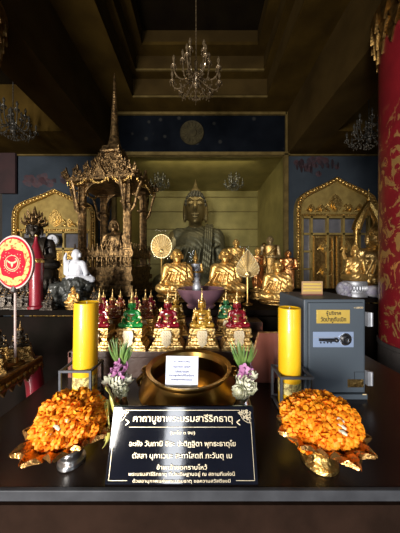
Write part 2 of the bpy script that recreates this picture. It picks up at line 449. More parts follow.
# ------------------------------------------------------------------ bodies
def tub(m, a, b, r0, r1, k=5):
    a = Vector(a); b = Vector(b)
    m.tube([a.lerp(b, i/(k-1)) for i in range(k)], [r0+(r1-r0)*i/(k-1) for i in range(k)], 10)
    m.ell(a, r0, n=10); m.ell(b, r1, n=10)
def hand(m, c, aim, side, s=1.0, curl=.25):
    """palm, four unequal bent fingers and a thumb; aim = direction of the fingers, side = direction of the thumb"""
    c = Vector(c); f = Vector(aim).normalized(); sd = Vector(side); sd = (sd-f*sd.dot(f)).normalized(); n = f.cross(sd)
    rot = Matrix((f, sd, n)).transposed().to_euler()
    m.ell(c, (.052*s, .042*s, .020*s), rot, 10, 6)
    for i, L in enumerate((.070, .080, .075, .058)):
        b = c+f*.038*s+sd*(.030-.020*i)*s
        k = b+f*L*.55*s
        e = k+(f*math.cos(curl*2)-n*math.sin(curl*2))*L*.45*s
        m.tube([b, k, e], [.0115*s, .0105*s, .008*s], 6)
    b = c+sd*.036*s-f*.015*s
    m.tube([b, b+(sd*.6+f*.6)*.035*s, b+(sd*.45+f)*.055*s], [.013*s, .012*s, .009*s], 6)
def head(m, c, k=1.0, ears=1.0, tilt=0):
    """fused head shape, facing -Y"""
    c = Vector(c)
    m.ell(c, (.088*k, .10*k, .115*k), n=16, m=10); m.ell(c+Vector((0, -.022, -.055))*k, (.064*k, .070*k, .075*k), n=14)
    m.tube([c+Vector((0, -.100, .028))*k, c+Vector((0, -.117, -.016))*k, c+Vector((0, -.100, -.028))*k], [.010*k, .019*k, .018*k], 8)
    m.ell(c+Vector((0, -.083, -.060))*k, (.034*k, .018*k, .014*k)); m.ell(c+Vector((0, -.075, -.098))*k, (.028*k, .022*k, .022*k))
    for s in (1, -1):
        m.ell(c+Vector((s*.094, .005, -.02))*k, (.018*k, .034*k, .065*k*ears))
        m.ell(c+Vector((s*.040, -.079, .020))*k, (.028*k, .017*k, .016*k))
def face(m, c, k=1.0):
    c = Vector(c)
    for s in (1, -1):
        m.tube([c+Vector((s*x, y, z))*k for x, y, z in ((.014, -.100, .036), (.038, -.099, .052), (.068, -.082, .038))], .006*k, 6)
        m.tube([c+Vector((s*x, y, z))*k for x, y, z in ((.018, -.094, .016), (.040, -.099, .010), (.062, -.084, .016))], .0055*k, 6)
    m.tube([c+Vector((x, y, z))*k for x, y, z in ((-.030, -.095, -.056), (0, -.104, -.060), (.030, -.095, -.056))], .006*k, 6)
    m.tube([c+Vector((x, y, z))*k for x, y, z in ((-.020, -.094, -.072), (0, -.099, -.076), (.020, -.094, -.072))], .007*k, 6)
def torso(m, g=1.0):
    m.ell((0, .03, .13), (.23*g, .17*g, .13*g)); m.ell((0, .02, .28), (.19*g, .14*g, .17*g)); m.ell((0, .01, .43), (.225*g, .15*g, .16*g), n=16)
    tub(m, (-.20, .02, .515), (.20, .02, .515), .082*g, .082*g)
    m.ell((0, .02, .56), (.13*g, .09*g, .07*g))
def legs(m, g=1.0):
    for s in (1, -1):
        tub(m, (s*.13, .03, .11), (s*.36, -.15, .085), .115*g, .085*g)
        tub(m, (s*.36, -.15, .08), (-s*.10, -.26, .075+.02*s), .08*g, .06*g)
    m.ell((0, -.16, .06), (.24*g, .14*g, .06*g))
def foot(m, s):
    m.ell((-s*.2, -.25, .13), (.085, .04, .025), (0, 0, s*.3)); 
    for i in range(5): m.ell((-s*(.275-.006*i), -.225-.013*i, .13), .013, n=6, m=4)
def arm(m, s, pose, g=1.0, upto=3):
    sh = Vector((s*.232, .02, .50))
    if pose == 'lap': el = Vector((s*.285, -.01, .26)); wr = Vector((s*.10, -.205, .175))
    elif pose == 'knee': el = Vector((s*.295, .0, .27)); wr = Vector((s*.27, -.20, .17))
    tub(m, sh, el, .082*g, .066*g); tub(m, el, wr, .066*g, .042*g)
    if upto >= 3 and g == 1.0:
        if pose == 'lap': hand(m, (s*.035, -.235, .165+.012*s), (-s, -.15, .05), (0, -.3, 1), 1.05, .2)
        else: hand(m, (s*.27, -.245, .15), (0, -.55, -.8), (-s, 0, .1), 1.05, .15)
SEAT = {}
def seated(kind):
    """unit figure: (body mesh, robe mesh, feet of the crown); kind: monk, buddha, jewel"""
    if kind in SEAT: return SEAT[kind]
    m = MB(); torso(m); legs(m)
    arm(m, 1, 'lap'); arm(m, -1, 'lap' if kind == 'monk' else 'knee')
    m.tube([(0, .02, .54), (0, .012, .60), (0, 0, .68)], [.10, .080, .074], 12)
    hc = (0, -.02, .765)
    head(m, hc, 1.28, .75 if kind == 'monk' else 1.25)
    if kind == 'buddha': m.ell((0, .0, .905), (.072, .075, .06)); m.lathe([(.045, .94), (.028, .975), (.016, 1.01), (.003, 1.06)], 12, T((0, .0, 0)))
    foot(m, 1)
    body = fuse(m, .0125, 3, 'body')
    d = MB(); face(d, hc, 1.28); hair = None
    if kind == 'buddha':
        hm = MB()
        for j in range(6):
            b = R(8+j*14)
            for i in range(int(4+18*math.cos(b))):
                a = 2*PI*i/int(4+18*math.cos(b))
                if math.sin(a) < -.45 and j < 2: continue
                hm.ell((.115*math.cos(b)*math.cos(a), -.016+.129*math.cos(b)*math.sin(a), .777+.144*math.sin(b)), .018, n=6, m=4)
    if kind == 'buddha': hair = hm.mesh('curled_hair')
    merge(body, d)
    # robe: over the torso, the left arm and both legs
    m = MB(); torso(m, 1.07); legs(m, 1.09)
    arm(m, 1, 'lap', 1.2, 2)
    for i in range(7):                     # hanging folds
        a = -.5+i*.16
        m.tube([(a*.35+.10, -.10, .52-.03*abs(i-3)), (a*.4, -.138, .40), (a*.5-.04, -.125, .26), (a*.6-.06, -.13, .17)], [.012, .018, .02, .022], 6)
    m.ell((0, -.30, .035), (.16, .07, .02))
    robe = fuse(m, .0125, 3, 'robe')
    # sash over the left shoulder
    s = MB()
    for q in range(4):
        o = q*.021
        s.tube([(.10+o, .16, .30), (.12+o, .155, .46), (.125+o, .09, .595), (.12+o, -.03, .615), (.11+o, -.125, .54), (.10+o, -.168, .42), (.085+o, -.168, .30), (.07+o, -.185, .22), (.06+o, -.265, .17)], .0145, 6)
    sash = s.mesh('sash')
    SEAT[kind] = (body, robe, sash, hair)
    return SEAT[kind]
LOTUSBASE = [(.34, 0), (.35, .03), (.31, .045), (.33, .07), (.37, .085), (.33, .10)]
def statue(name, label, cat, loc, rotz, u, kind, mb, mr=None, base=.1, mbase=None, group=None, wide=1.0, robe=True, hair=None):
    """a seated statue of unit height u on a plinth base high"""
    t = thing(name, label, cat, loc, rotz, group)
    b, r, s, hr = seated(kind)
    X = Matrix.Translation((0, 0, base)) @ Matrix.Diagonal((u*wide, u, u, 1))
    def mk(nm, me, mt):
        c = me.copy(); c.transform(X); link(nm, c, mt, t)
    mk('body', b, mb)
    if hr: mk('curled_hair', hr, hair or mb)
    if robe: mk('robe', r, mr or mb); mk('sash', s, mr or mb)
    if base:
        h = base; w = .40*u*wide
        pr = [(w, 0), (w, h*.18), (w*.93, h*.25), (w*.88, h*.45), (w*.93, h*.62), (w*1.0, h*.75), (w*1.0, h*.93), (w*.94, h), (.01, h)]
        m = MB().lathe(pr, 28, T((0, -.05*u, 0), (0, 0, 0), (1.0, .72, 1)))
        for i in range(26):
            a = 2*PI*i/26
            m.ell((w*.97*math.cos(a), -.05*u+w*.70*math.sin(a), h*.55), (w*.11, w*.09, h*.2), n=6, m=5)
        m.build('lotus_base', mbase or mb, t)
    return t

# ------------------------------------------------------------------ big dark statue in the glazed alcove
statue('buddha_statue', 'large dark bronze seated statue in the gilded alcove behind the glass', 'statue', (PXx(195.5, 6.25), 6.25, .4), 0, 3.15, 'buddha', BRONZE, BRONZER, .35, OLIVE, wide=.82, hair=HAIRB)
area('alcove_fill_light', (0, 5.16, ZA-.14), 2.6, .3, (R(52), 0, 0), 19, (1, .88, .6))  # added fill light without a fixture, brightens the alcove and the big statue

# ------------------------------------------------------------------ chandeliers
def chandelier(label, loc, s, rod, mt, lit=False, na=8, n2=6, rz=0):
    t = thing('chandelier', label, 'chandelier', loc, rz)
    MB().tube([(0, 0, .1*s), (0, 0, rod)], .006*s+.002, 8).build('rod', mt, t)
    MB().lathe([(.006, -.20), (.035, -.17), (.05, -.13), (.02, -.08), (.05, -.02), (.07, 0), (.03, .06), (.018, .16), (.03, .2), (.012, .24)], 14, T(sc=s)).build('hub', mt, t)
    def one(r, z0, z1, a):
        c, sn = math.cos(a), math.sin(a)
        pts = []
        for i in range(9):
            q = i/8
            rr = .05+(r-.05)*(1-(1-q)**1.6); zz = z0-.16*math.sin(q*PI*.75)+(z1-z0)*q**2+.06*math.sin(q*PI)*0
            pts.append((rr*c*s, rr*sn*s, zz*s))
        o = MB().tube(pts, .010*s, 6).build('arm', mt, t)
        e = Vector(pts[-1])
        MB().lathe([(.012, -.01), (.042, .012), (.044, .018), (.016, .02), (.016, .03)], 10, T(e, sc=s)).build('drip_pan', mt, o)
        MB().lathe([(.013, .03), (.013, .09), (.022, .105), (.024, .13), (.012, .165), (.002, .185)], 8, T(e, sc=s)).build('candle_bulb', mt, o)
        for k in range(5): 
            b = 2*PI*k/5
            DR.append((e+Vector((.04*math.cos(b), .04*math.sin(b), -.01))*s, .022*s))
        for k in range(2, 8, 2): DR.append((Vector(pts[k])+Vector((0, 0, -.03*s)), .018*s))
    DR = []
    for i in range(na): one(.37, -.04, .06, 2*PI*(i+.3)/na)
    for i in range(n2): one(.20, .02, .32, 2*PI*(i+.1)/n2)
    m = MB()
    for j in range(5):
        for i in range(14):
            a = 2*PI*(i+.5*j)/14; rr = (.30-.055*j)
            DR.append((Vector((rr*math.cos(a), rr*math.sin(a), -.12-.04*j-.02*random.random()))*s, .02*s))
    for p, h in DR:
        m.add([(0, 0, h), (h*.5, 0, 0), (0, h*.5, 0), (-h*.5, 0, 0), (0, -h*.5, 0), (0, 0, -h*1.3)], [(0, 1, 2), (0, 2, 3), (0, 3, 4), (0, 4, 1), (5, 2, 1), (5, 3, 2), (5, 4, 3), (5, 1, 4)], Matrix.Translation(p))
    o = m.build('crystal_drops', mt, t, smooth=0); o['kind'] = 'stuff'
    return t
ch = chandelier('crystal chandelier with curved candle arms hanging under the middle ceiling coffer', P(196, 76, 3.2), .98, 1.85, CRYS, na=9, n2=6)
c2 = chandelier('grey crystal chandelier half hidden behind the thick red pillar', P(370, 133, 3.7), .85, 1.25, CRYSG)
c2.location.x -= .02
c3 = dup(c2, P(13, 124, 3.7), .4, 'dim crystal chandelier hanging in the dark upper left aisle')
c4 = dup(c2, (PXx(160, 6.0), 6.0, PZ(183, 6.0)), .2, 'small chandelier behind the glass, left of the big dark statue', sc=.82)
c5 = dup(c2, (PXx(234, 6.0), 6.0, PZ(183, 6.0)), .7, 'small chandelier behind the glass, right of the big dark statue', sc=.82)

# gilt rosette on the navy wall
m = MB().lathe([(.28, 0), (.28, .02), (.27, .035), (.25, .02), (.12, .02), (.10, .045), (.03, .05)], 40, T((0, 0, 0), (R(90), 0, 0)))
for i in range(16):
    a = 2*PI*i/16
    m.ell((.19*math.cos(a), -.025, .19*math.sin(a)), (.055, .015, .022), (0, -a, 0), 8, 5)
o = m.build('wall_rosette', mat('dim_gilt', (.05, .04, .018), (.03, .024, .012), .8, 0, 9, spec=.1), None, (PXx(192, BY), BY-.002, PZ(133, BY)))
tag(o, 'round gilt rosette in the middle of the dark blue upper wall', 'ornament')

# ------------------------------------------------------------------ gilded doorways on the side walls
def flame(m, c, w, h, th=.05):
    x, y, z = c
    for k, (s, d) in enumerate(((1, 0), (.72, -.025), (.42, -.05))):
        pts = []
        for q in range(13):
            a = q/12
            pts.append((s*w/2*math.sin(PI*a)**.8*(1-.25*a), s*h*a))
        poly = pts+[(-px, pz) for px, pz in reversed(pts[1:-1])]
        m.prism([(px, pz) for px, pz in poly], th, T((x, y+d, z+(1-s)*h*.25)))
    for s in (1, -1):
        m.tube([(x+s*w*.45, y-.02, z+.02), (x+s*w*.75, y-.03, z+h*.22), (x+s*w*.62, y-.03, z+h*.42), (x+s*w*.5, y-.03, z+h*.3)], .016, 6)
def doorway(label, loc, spring, apex, opening, w=.91):
    t = thing('gilded_doorway', label, 'doorway', loc)
    def outline(k):
        o = [(-w*k, 0), (-w*k, spring-.15), (-w*k*.985, spring)]
        for q in range(1, 13):
            a = q/12
            x = -w*k*(1-a)
            z = spring+(apex-spring)*(.80*a**.45+.20*a**3)*(1 if k >= .99 else .97)
            o.append((x, z-(1-k)*.5))
        return o+[(-x, z) for x, z in reversed(o[:-1])]
    ou = outline(1.0); inn = outline(.90)
    MB().strip(ou, inn, .16).build('arch_frame', GOLDP, t, (0, -.16, 0), smooth=20)
    tym = [(x, max(z, opening)) for x, z in inn if z >= opening]
    tym = [(-w*.9, opening)]+tym+[(w*.9, opening)]
    m = MB().prism(tym, .08)
    MB.build(m, 'tympanum', GOLDP, t, (0, -.1, 0), smooth=20)
    m = MB()
    mid = outline(.955)
    L = 0
    for i in range(len(mid)-1):
        a = Vector((mid[i][0], 0, mid[i][1])); b = Vector((mid[i+1][0], 0, mid[i+1][1])); n = max(1, int((b-a).length/.062))
        for j in range(n): 
            p = a.lerp(b, j/n)
            if p.z > .8: m.ell((p.x, -.17, p.z), (.036, .028, .036), n=8, m=5)
    m.tube([(x, -.165, z) for x, z in ou], .014, 6); m.tube([(x, -.165, z) for x, z in inn], .012, 6)
    m.build('beaded_border', GOLDR, t)
    for x, s in ((-.55, .17), (-.33, .17), (0, .36), (.33, .17), (.55, .17)):
        q = MB(); flame(q, (x, -.12, opening+.07), s*.95, s*1.15); q.build('flame_relief', GOLDR, t)
    m = MB(); m.box((0, -.12, opening), (1.8*w, .08, .05))
    for i in range(30): m.ell((-.8*w+1.6*w*i/29, -.16, opening), (.028, .02, .022), n=6, m=4)
    m.build('lintel', GOLDR, t)
    zt = opening-.07; zb = opening-.42
    m = MB()
    xs = [-.82, -.60, -.18, .20, .60, .82]
    for x in (-.83*w, -.60*w, -.20*w, .20*w, .60*w, .83*w): m.box((x, -.07, opening/2), (.045, .1, opening))
    for z in (zb, zt+.03): m.box((0, -.07, z), (1.66*w, .1, .045))
    for z in (zb-.40, zb-.8, zb-1.2):
        for s in (1, -1): m.box((s*.715*w, -.07, z), (.23*w, .1, .04))
    m.build('window_frame', GOLDP, t, smooth=0)
    for x0, x1 in ((-.60, -.20), (-.20, .20), (.20, .60)):
        MB().box(((x0+x1)/2*w, -.04, (zt+zb)/2), ((x1-x0)*w-.04, .02, zt-zb-.02)).build('pane', WPANE, t, smooth=0)
    for s in (1, -1):
        MB().box((s*.715*w, -.04, zt/2), (.19*w, .02, zt)).build('side_pane', WPANE, t, smooth=0)
        d = MB().box((s*.29*w, -.06, zb/2-.01), (.55*w, .05, zb-.04)).build('door_leaf', GOLDD, t, smooth=0)
        m = MB()
        for z in (zb*.28, zb*.62, zb*.86): flame(m, (s*.29*w, -.1, z-.12), .22, .3, .03)
        x = s*.29*w
        for xx in (-.235*w, .235*w): m.box((x+xx, -.09, zb/2), (.03, .03, zb-.1))
        m.box((x, -.09, zb-.07), (.47*w, .03, .03)); m.box((x, -.09, .1), (.47*w, .03, .03))
        m.build('carved_relief', GOLDR, d)
    return t
doorway('gilded pointed-arch doorway on the blue wall, behind the safe and the red pillar', (PXx(334, 4.95), BY, 0), 2.93, PZ(179, 4.95), PZ(216, 4.95))
doorway('gilded pointed-arch doorway in shadow on the wall behind the left pavilion', (PXx(57, 4.95), BY, 0), 2.74, PZ(191, 4.95), PZ(233, 4.95)+.05, .93)
# painted red clouds on the murals
def cloud(label, cx, cy, n, w, h):
    m = MB()
    for i in range(n):
        a = random.uniform(-1, 1); b = random.uniform(-1, 1)*(1-abs(a)*.6)
        m.lathe([(random.uniform(.05, .09), 0), (.03, .004+.0004*i)], 9, T((a*w, 0, b*h), (R(90), 0, random.random()), (1.5, 1, 1)))
    o = m.build('wall_mural', MURAL, None, (PXx(cx, BY), BY-.001, PZ(cy, BY)))
    tag(o, label, 'mural')
cloud('faded red cloud painting on the wall above the right gilded doorway', 318, 166, 40, .50, .20)
cloud('faded red cloud painting on the wall above the left gilded doorway', 50, 181, 34, .55, .14)
# clock on the left doorway
t = thing('wall_clock', 'round white clock with dark rim on the left gilded doorway', 'clock', (PXx(51.5, 4.7), 4.76, PZ(240, 4.7)))
MB().lathe([(.13, 0), (.145, .02), (.145, .05), (.12, .055), (.12, .03)], 32, T(rot=(R(90), 0, 0))).build('rim', BLACKP, t)
MB().lathe([(.122, .025), (.122, .035)], 32, T(rot=(R(90), 0, 0))).build('dial', WHITE, t)
m = MB().box((0, -.042, .035), (.012, .006, .075)); m.box((.03, -.042, .0), (.06, .006, .01)); m.build('hands', BLACKP, t)
MB().box((0, .08, 0), (.1, .16, .1)).build('bracket', GOLDP, t)

# ------------------------------------------------------------------ furniture
# front offering table
TZ = .80
t = thing('offering_table', 'wide dark lacquered table in front with a grey metal edge strip', 'table', (.19, 1.2, 0))
MB().box((0, .075, TZ-.015), (2.24, 1.18, .03)).build('tabletop', TABLEM, t, smooth=0)
bevel(MB().box((0, -.522, TZ-.016), (2.24, .014, .034)).build('edge_strip', EDGE, t, smooth=0), .003)
MB().box((0, -.49, TZ/2-.03), (2.22, .03, TZ-.08)).build('front_board', SKIRT, t, smooth=0)
for sx in (-1, 1):
    for sy in (-.42, .6): MB().box((sx*1.06, sy, (TZ-.03)/2), (.07, .07, TZ-.03)).build('leg', WOOD, t, smooth=0)
# stepped bench carrying the small statues
B1, B2, B3 = .965, 1.005, 1.065
t = thing('stepped_bench', 'dark brown three-step wooden bench carrying the rows of small jewel-coloured statues', 'bench', (-.17, 0, 0))
for z, y0, y1 in ((B1, 1.36, 1.53), (B2, 1.53, 1.70), (B3, 1.70, 1.87)):
    bevel(MB().box((0, (y0+y1)/2, z-.02), (1.33, y1-y0, .04)).build('step', WOOD, t, smooth=0), .004)
    MB().box((0, y0+.012, (z-.04+TZ)/2), (1.31, .02, z-.04-TZ)).build('riser', WOOD, t, smooth=0)
for sx in (-1, 1):
    MB().prism([(0, TZ), (.51, TZ), (.51, 1.06), (.34, 1.06), (.34, 1.0), (.17, 1.0), (.17, .96), (0, .96)], .02, T((sx*.655+.01, 1.36, 0), (0, 0, R(90)))).build('side_board', REDWOOD, t, smooth=0)
# high altar table
AZ = 1.12
def altar(label, x0, x1, y0, y1, m1):
    t = thing('altar_table', label, 'table', ((x0+x1)/2, (y0+y1)/2, 0))
    w, d = x1-x0, y1-y0
    bevel(MB().box((0, 0, AZ-.025), (w, d, .05)).build('tabletop', m1, t, smooth=0), .006)
    MB().box((0, -d/2+.05, AZ/2-.03), (w-.06, .03, AZ-.08)).build('front_board', BLACKW, t, smooth=0)
    for a in (-1, 1):
        for b in (-1, 1): MB().box((a*(w/2-.06), b*(d/2-.06), (AZ-.05)/2), (.08, .08, AZ-.05)).build('leg', WOOD, t, smooth=0)
altar('long dark altar table under the gold monk statues and the pavilion', -1.93, .96, 1.90, 3.85, BLACKW)
altar('dark table at the right holding the golden statue under a pointed gilt arch', 1.0, 3.3, 2.59, 3.85, BLACKW)
# red-brown curved side piece behind the right candle
m = MB().prism([(0, .80), (.14, .80), (.155, .90), (.175, 1.0), (.21, 1.06), (.235, 1.10), (.05, 1.10), (.02, 1.0), (0, .9)], .03, T((PXx(252, 1.28), 1.30, 0)))
o = m.build('carved_side_bracket', REDWOOD, None, smooth=20)
tag(o, 'red-brown curved wooden panel standing behind the right yellow candle', 'panel')
# left carved side table
SX = -1.085
t = thing('carved_side_table', 'gilt carved side table with curved red legs at the left edge', 'table', (SX, .085, 0))
MB().box((-.28, 1.05, .885), (.56, .62, .03)).build('tabletop', WOOD, t, smooth=0)
m = MB().box((.005, 1.05, .86), (.03, .64, .07)); m.box((-.28, 1.365, .86), (.56, .03, .07)); m.box((-.28, .735, .86), (.56, .03, .07))
for i in range(16): m.ell((.02, .75+.6*i/15, .845), (.012, .022, .022), n=8, m=5)
m.tube([(.015, .74, .893), (.015, 1.36, .893)], .012, 8); m.tube([(.015, .74, .828), (.015, 1.36, .828)], .01, 8)
for i in range(12): m.prism([(-.025, 0), (.025, 0), (0, -.04)], .012, T((.018, .76+.6*i/11, .828), (0, 0, R(90))))
m.build('carved_apron', GOLDD, t)
for x, y in ((-.02, 1.33), (-.02, .77), (-.54, 1.33), (-.54, .77)):
    MB().tube([(x, y, .84), (x+.02, y, .72), (x+.015, y, .58), (x-.03, y, .42), (x-.05, y, .22), (x-.02, y, .06), (x+.02, y, 0)], [.05, .05, .038, .032, .03, .034, .045], 10).build('leg', CRED, t)

# ------------------------------------------------------------------ jewel statues
def jewel(label, loc, body, s=1, group=None, rz=0):
    t = thing('jewel_buddha', label, 'statue', loc, rz, group, s)
    U, H = .186, .137
    X = Matrix.Translation((0, 0, H)) @ Matrix.Diagonal((U*1.0, U, U, 1))
    me = seated('jewel')[0].copy(); me.transform(X); 
    if len(me.polygons) > 9000: pass
    link('body', me, body, t)
    pr = [(.110, 0), (.110, .016), (.104, .020), (.100, .032), (.088, .037), (.084, .052), (.072, .058), (.070, .074), (.080, .080), (.088, .094), (.080, .100), (.076, .108), (.082, .118), (.080, .137), (.005, .137)]
    m = MB().lathe(pr, square=True, M=T(sc=(1, .74, 1)))
    for z, w in ((.044, .086), (.088, .086), (.112, .079)):
        n = 9
        for i in range(n):
            x = -w*.92+2*w*.92*i/(n-1)
            m.ell((x, -w*.74, z), (w*.09, .006, .0075), n=6, m=4)
        for i in range(6):
            y = -w*.66+2*w*.66*i/5
            for sx in (-1, 1): m.ell((sx*w, y, z), (.006, w*.09, .0075), n=6, m=4)
    m.build('pedestal', GOLDB, t)
    m = MB().prism([(-.027, .130), (.027, .130), (.034, .10), (.026, .07), (.031, .052), (.0, .022), (-.031, .052), (-.026, .07), (-.034, .10)], .012, T((0, -.082, 0), (R(0), 0, 0)))
    for z in (.115, .095, .075, .055):
        for x in (-.016, 0, .016): m.ell((x, -.083, z), (.006, .004, .006), n=6, m=4)
    m.build('hanging_apron', GLETTER, t)
    hz = H+.79*U
    m = MB().lathe([(.0185, .010), (.0225, .013), (.0215, .019), (.017, .021), (.018, .026), (.0135, .030), (.014, .035), (.0105, .039), (.011, .043), (.0085, .047), (.0085, .052), (.0062, .056), (.0062, .062), (.0042, .070), (.0030, .085), (.0012, .108)], 14, T((0, 0, hz)))
    for sx in (-1, 1): m.add([(sx*.018, -.004, .0), (sx*.026, 0, .012), (sx*.022, 0, .034), (sx*.017, .004, .01)], [(0, 1, 2), (0, 2, 3), (0, 3, 1), (1, 3, 2)], T((0, 0, hz)))
    m.build('crown', GOLDB, t)
    z = H
    m = MB()
    m.tube([(.026*math.cos(a), .0-.030*math.sin(a)*1.0, z+.088-.012*math.sin(a)) for a in [PI*i/10 for i in range(11)]], .006, 6)
    for k in range(5): m.ell((0, -.026, z+.082-.011*k), (.011-.0015*k, .006, .005), n=6, m=4)
    for sx in (-1, 1):
        for k, (a, l) in enumerate(((.2, .030), (.75, .026), (1.3, .020))):
            d = Vector((sx*math.sin(a), 0, math.cos(a))); b = Vector((sx*.040, 0, z+.090))
            m.tube([b, b+d*l*.6, b+d*l+Vector((0, 0, .006))], [.0065, .005, .001], 6)
        m.tube([(sx*.055, .0, z+.062), (sx*.055, -.012, z+.06)], .012, 8)
        m.tube([(sx*.046, -.028, z+.032), (sx*.050, -.030, z+.028)], .011, 8)
        for k in range(4): m.ell((sx*(.062+.004*k), -.01, z+.052-.011*k), .004, n=6, m=4)
    m.tube([(-.026, -.020, z+.04), (0, -.026, z+.036), (.026, -.020, z+.04)], .006, 6)
    m.prism([(-.016, .022), (.016, .022), (.022, .006), (0, -.004), (-.022, .006)], .004, T((0, -.054, z)))
    m.build('ornaments', GOLDB, t)
    return t
y1 = 1.445
G1 = None
jr = jewel('red seated statue at the left end of the front row, partly behind the left candle', (PXx(99.5, y1), y1, B1), RED)
row = [(132, 'green', {'body': GREEN}, 'bright green seated statue with gold spire crown in the front row'),
       (168, 'red', {'body': RED}, 'red seated statue in the front row, between the green and the amber statue'),
       (202, 'amber', {'body': AMBER}, 'amber-gold seated statue in the front row, above the white paper sign'),
       (237, 'red', {'body': RED}, 'red seated statue at the right end of the front row')]
for x, c, mm, lb in row: dup(jr, (PXx(x, y1), y1, B1), 0, lb, mats=mm)
for x, mm, lb in ((112.5, {'body': BROWNJ, 'pedestal': GOLDD}, 'dark brown seated statue in the second row, between the left red and the green statue'),
                  (145.5, {'body': BROWNJ, 'pedestal': GOLD}, 'brown seated statue with gold crown, second row, just right of the green one'),
                  (176, {'body': AMBER, 'pedestal': GOLD}, 'amber seated statue in the second row, half hidden by the middle red statue'),
                  (226, {'body': DKGREEN, 'pedestal': GOLDD}, 'dark green seated statue in the second row, half hidden by the right red statue')):
    dup(jr, (PXx(x, 1.615), 1.615, B2), 0, lb, sc=.84, mats=mm)
for x, mm, lb in ((103.5, {'body': DKRED, 'pedestal': GOLDD}, 'small dark red statue in the back row just right of the left candle'),
                  (120.5, {'body': BROWNJ, 'pedestal': GOLDD}, 'small brown statue in the back row behind the left shoulder of the green statue'),
                  (136, {'body': DKRED, 'pedestal': GOLDD}, 'small dark red statue in the back row directly behind the green statue'),
                  (151, {'body': DKRED, 'pedestal': GOLDD}, 'small dark red statue in the back row behind the brown gold-crowned one')):
    dup(jr, (PXx(x, 1.785), 1.785, B3), 0, lb, sc=.63, mats=mm)
# four little statues on the left side table
for x, y, s, lb in ((-1.158, 1.385, .66, 'small old-gold statue near the back corner of the carved side table'),
                    (-1.175, 1.215, .60, 'small old-gold statue on the carved side table in front of the fan pole'),
                    (-1.30, 1.385, .62, 'small old-gold statue on the carved side table behind the fan pole')):
    dup(jr, (x, y, .90), R(35), lb, sc=s, mats={'body': BLACKM, 'pedestal': GOLDD, 'crown': OLD, 'ornaments': OLD, 'hanging_apron': GOLDD})

# ------------------------------------------------------------------ gold monks and companions
t = statue('monk_statue', 'shiny gold seated monk statue beside the round pleated fan', 'statue', (PXx(177, 2.48), 2.48, AZ), R(8), .54, 'monk', GOLD, ROBEG, .10, GOLDD)
statue('monk_statue', 'bright gold seated monk statue in the middle, left of the leaf-shaped fan', 'statue', (PXx(225, 2.48), 2.48, AZ), R(-6), .54, 'monk', GOLD, ROBEG, .10, GOLD)
statue('monk_statue', 'gold seated monk statue in front of the right cluster of figures', 'statue', (PXx(277, 2.28), 2.28, AZ), R(-10), .45, 'monk', GOLD, ROBEG, .045, GOLDD)
def standing():
    m = MB()
    m.lathe([(.10, .02), (.105, .06), (.115, .2), (.13, .4), (.135, .5), (.115, .6), (.14, .7), (.15, .76), (.09, .82)], 18, T(sc=(1, .68, 1)))
    for s in (1, -1):
        m.ell((s*.055, -.05, .02), (.04, .09, .025)); tub(m, (s*.155, .0, .77), (s*.19, .01, .57), .045, .038); tub(m, (s*.19, .01, .57), (s*.07, -.13, .56), .036, .026)
        hand(m, (s*.03, -.15, .56), (-s, -.2, .1), (0, 0, 1), .62)
    m.tube([(0, 0, .80), (0, 0, .86)], [.05, .045], 10)
    head(m, (0, -.01, .925), .68)
    b = fuse(m, .0115, 2, 'body'); d = MB(); face(d, (0, -.01, .925), .68); merge(b, d)
    r = MB()
    r.lathe([(.118, .06), (.13, .2), (.145, .4), (.15, .5), (.13, .6), (.152, .7), (.14, .79)], 24, T(sc=(1, .72, 1)), cap=False)
    for i in range(9):
        a = PI+PI*(i+.5)/9
        r.tube([(.14*math.cos(a), .1*math.sin(a), .5), (.125*math.cos(a), .092*math.sin(a), .3), (.118*math.cos(a), .09*math.sin(a), .08)], [.008, .014, .016], 6)
    r.tube([(.13, .0, .8), (.08, -.10, .74), (-.02, -.118, .64), (-.13, -.06, .54)], [.022, .026, .026, .02], 8)
    return b, r.mesh('robe')
ST = standing()
def stand(label, loc, rz, h, mb, mr, ped=.0, crown=None):
    t = thing('standing_statue', label, 'statue', loc, rz)
    X = Matrix.Translation((0, 0, ped)) @ Matrix.Scale(h, 4)
    for nm, me, mt in (('body', ST[0], mb), ('robe', ST[1], mr)):
        c = me.copy(); c.transform(X); link(nm, c, mt, t)
    if ped: MB().lathe([(.2*h, 0), (.2*h, ped*.2), (.16*h, ped*.3), (.15*h, ped*.7), (.19*h, ped*.85), (.18*h, ped), (.01, ped)], 20).build('pedestal', GOLDD, t)
    if crown: MB().lathe([(.06, .97), (.065, .99), (.045, 1.01), (.03, 1.05), (.012, 1.1), (.004, 1.17)], 12, X).build('crown', crown, t)
    return t
def SP(x, d): return (PXx(x, d), d, AZ)
stand('small gold crowned standing figure wrapped in grey cloth between two gold monks', SP(195.5, 2.22), 0, .47, GOLD, PEWTER, .05, GOLD)
stand('tall dark gold standing figure at the back of the right cluster', SP(270, 2.78), R(-12), .62, BRONZE, GOLDD, .16)
stand('bare-headed gold standing figure at the left of the right cluster', SP(257.5, 2.62), R(10), .52, GOLD, ROBEC, .10)
stand('small brown-gold standing figure squeezed between two taller ones in the right cluster', SP(264, 3.1), 0, .60, GOLDD, GOLDD, .13)
stand('copper-coloured standing monk at the right end of the cluster', SP(288, 2.55), R(-15), .50, COPPER, ROBEC, .08)
stand('gold standing figure behind the leaf-shaped fan, beside a brown carved leaf', SP(236, 2.85), 0, .62, GOLD, ROBEG, .13)
o = MB().prism([(0, 0), (.05, .03), (.075, .12), (.06, .22), (0, .34), (-.05, .22), (-.06, .12), (-.04, .03)], .02).build('carved_leaf', REDWOOD, None, (PXx(244.5, 2.88), 2.88, 1.43), smooth=20)
MB().box((0, .01, -.155), (.02, .02, .31)).build('stem', REDWOOD, o)
tag(o, 'brown carved wooden leaf on a stem among the gold figures', 'ornament')
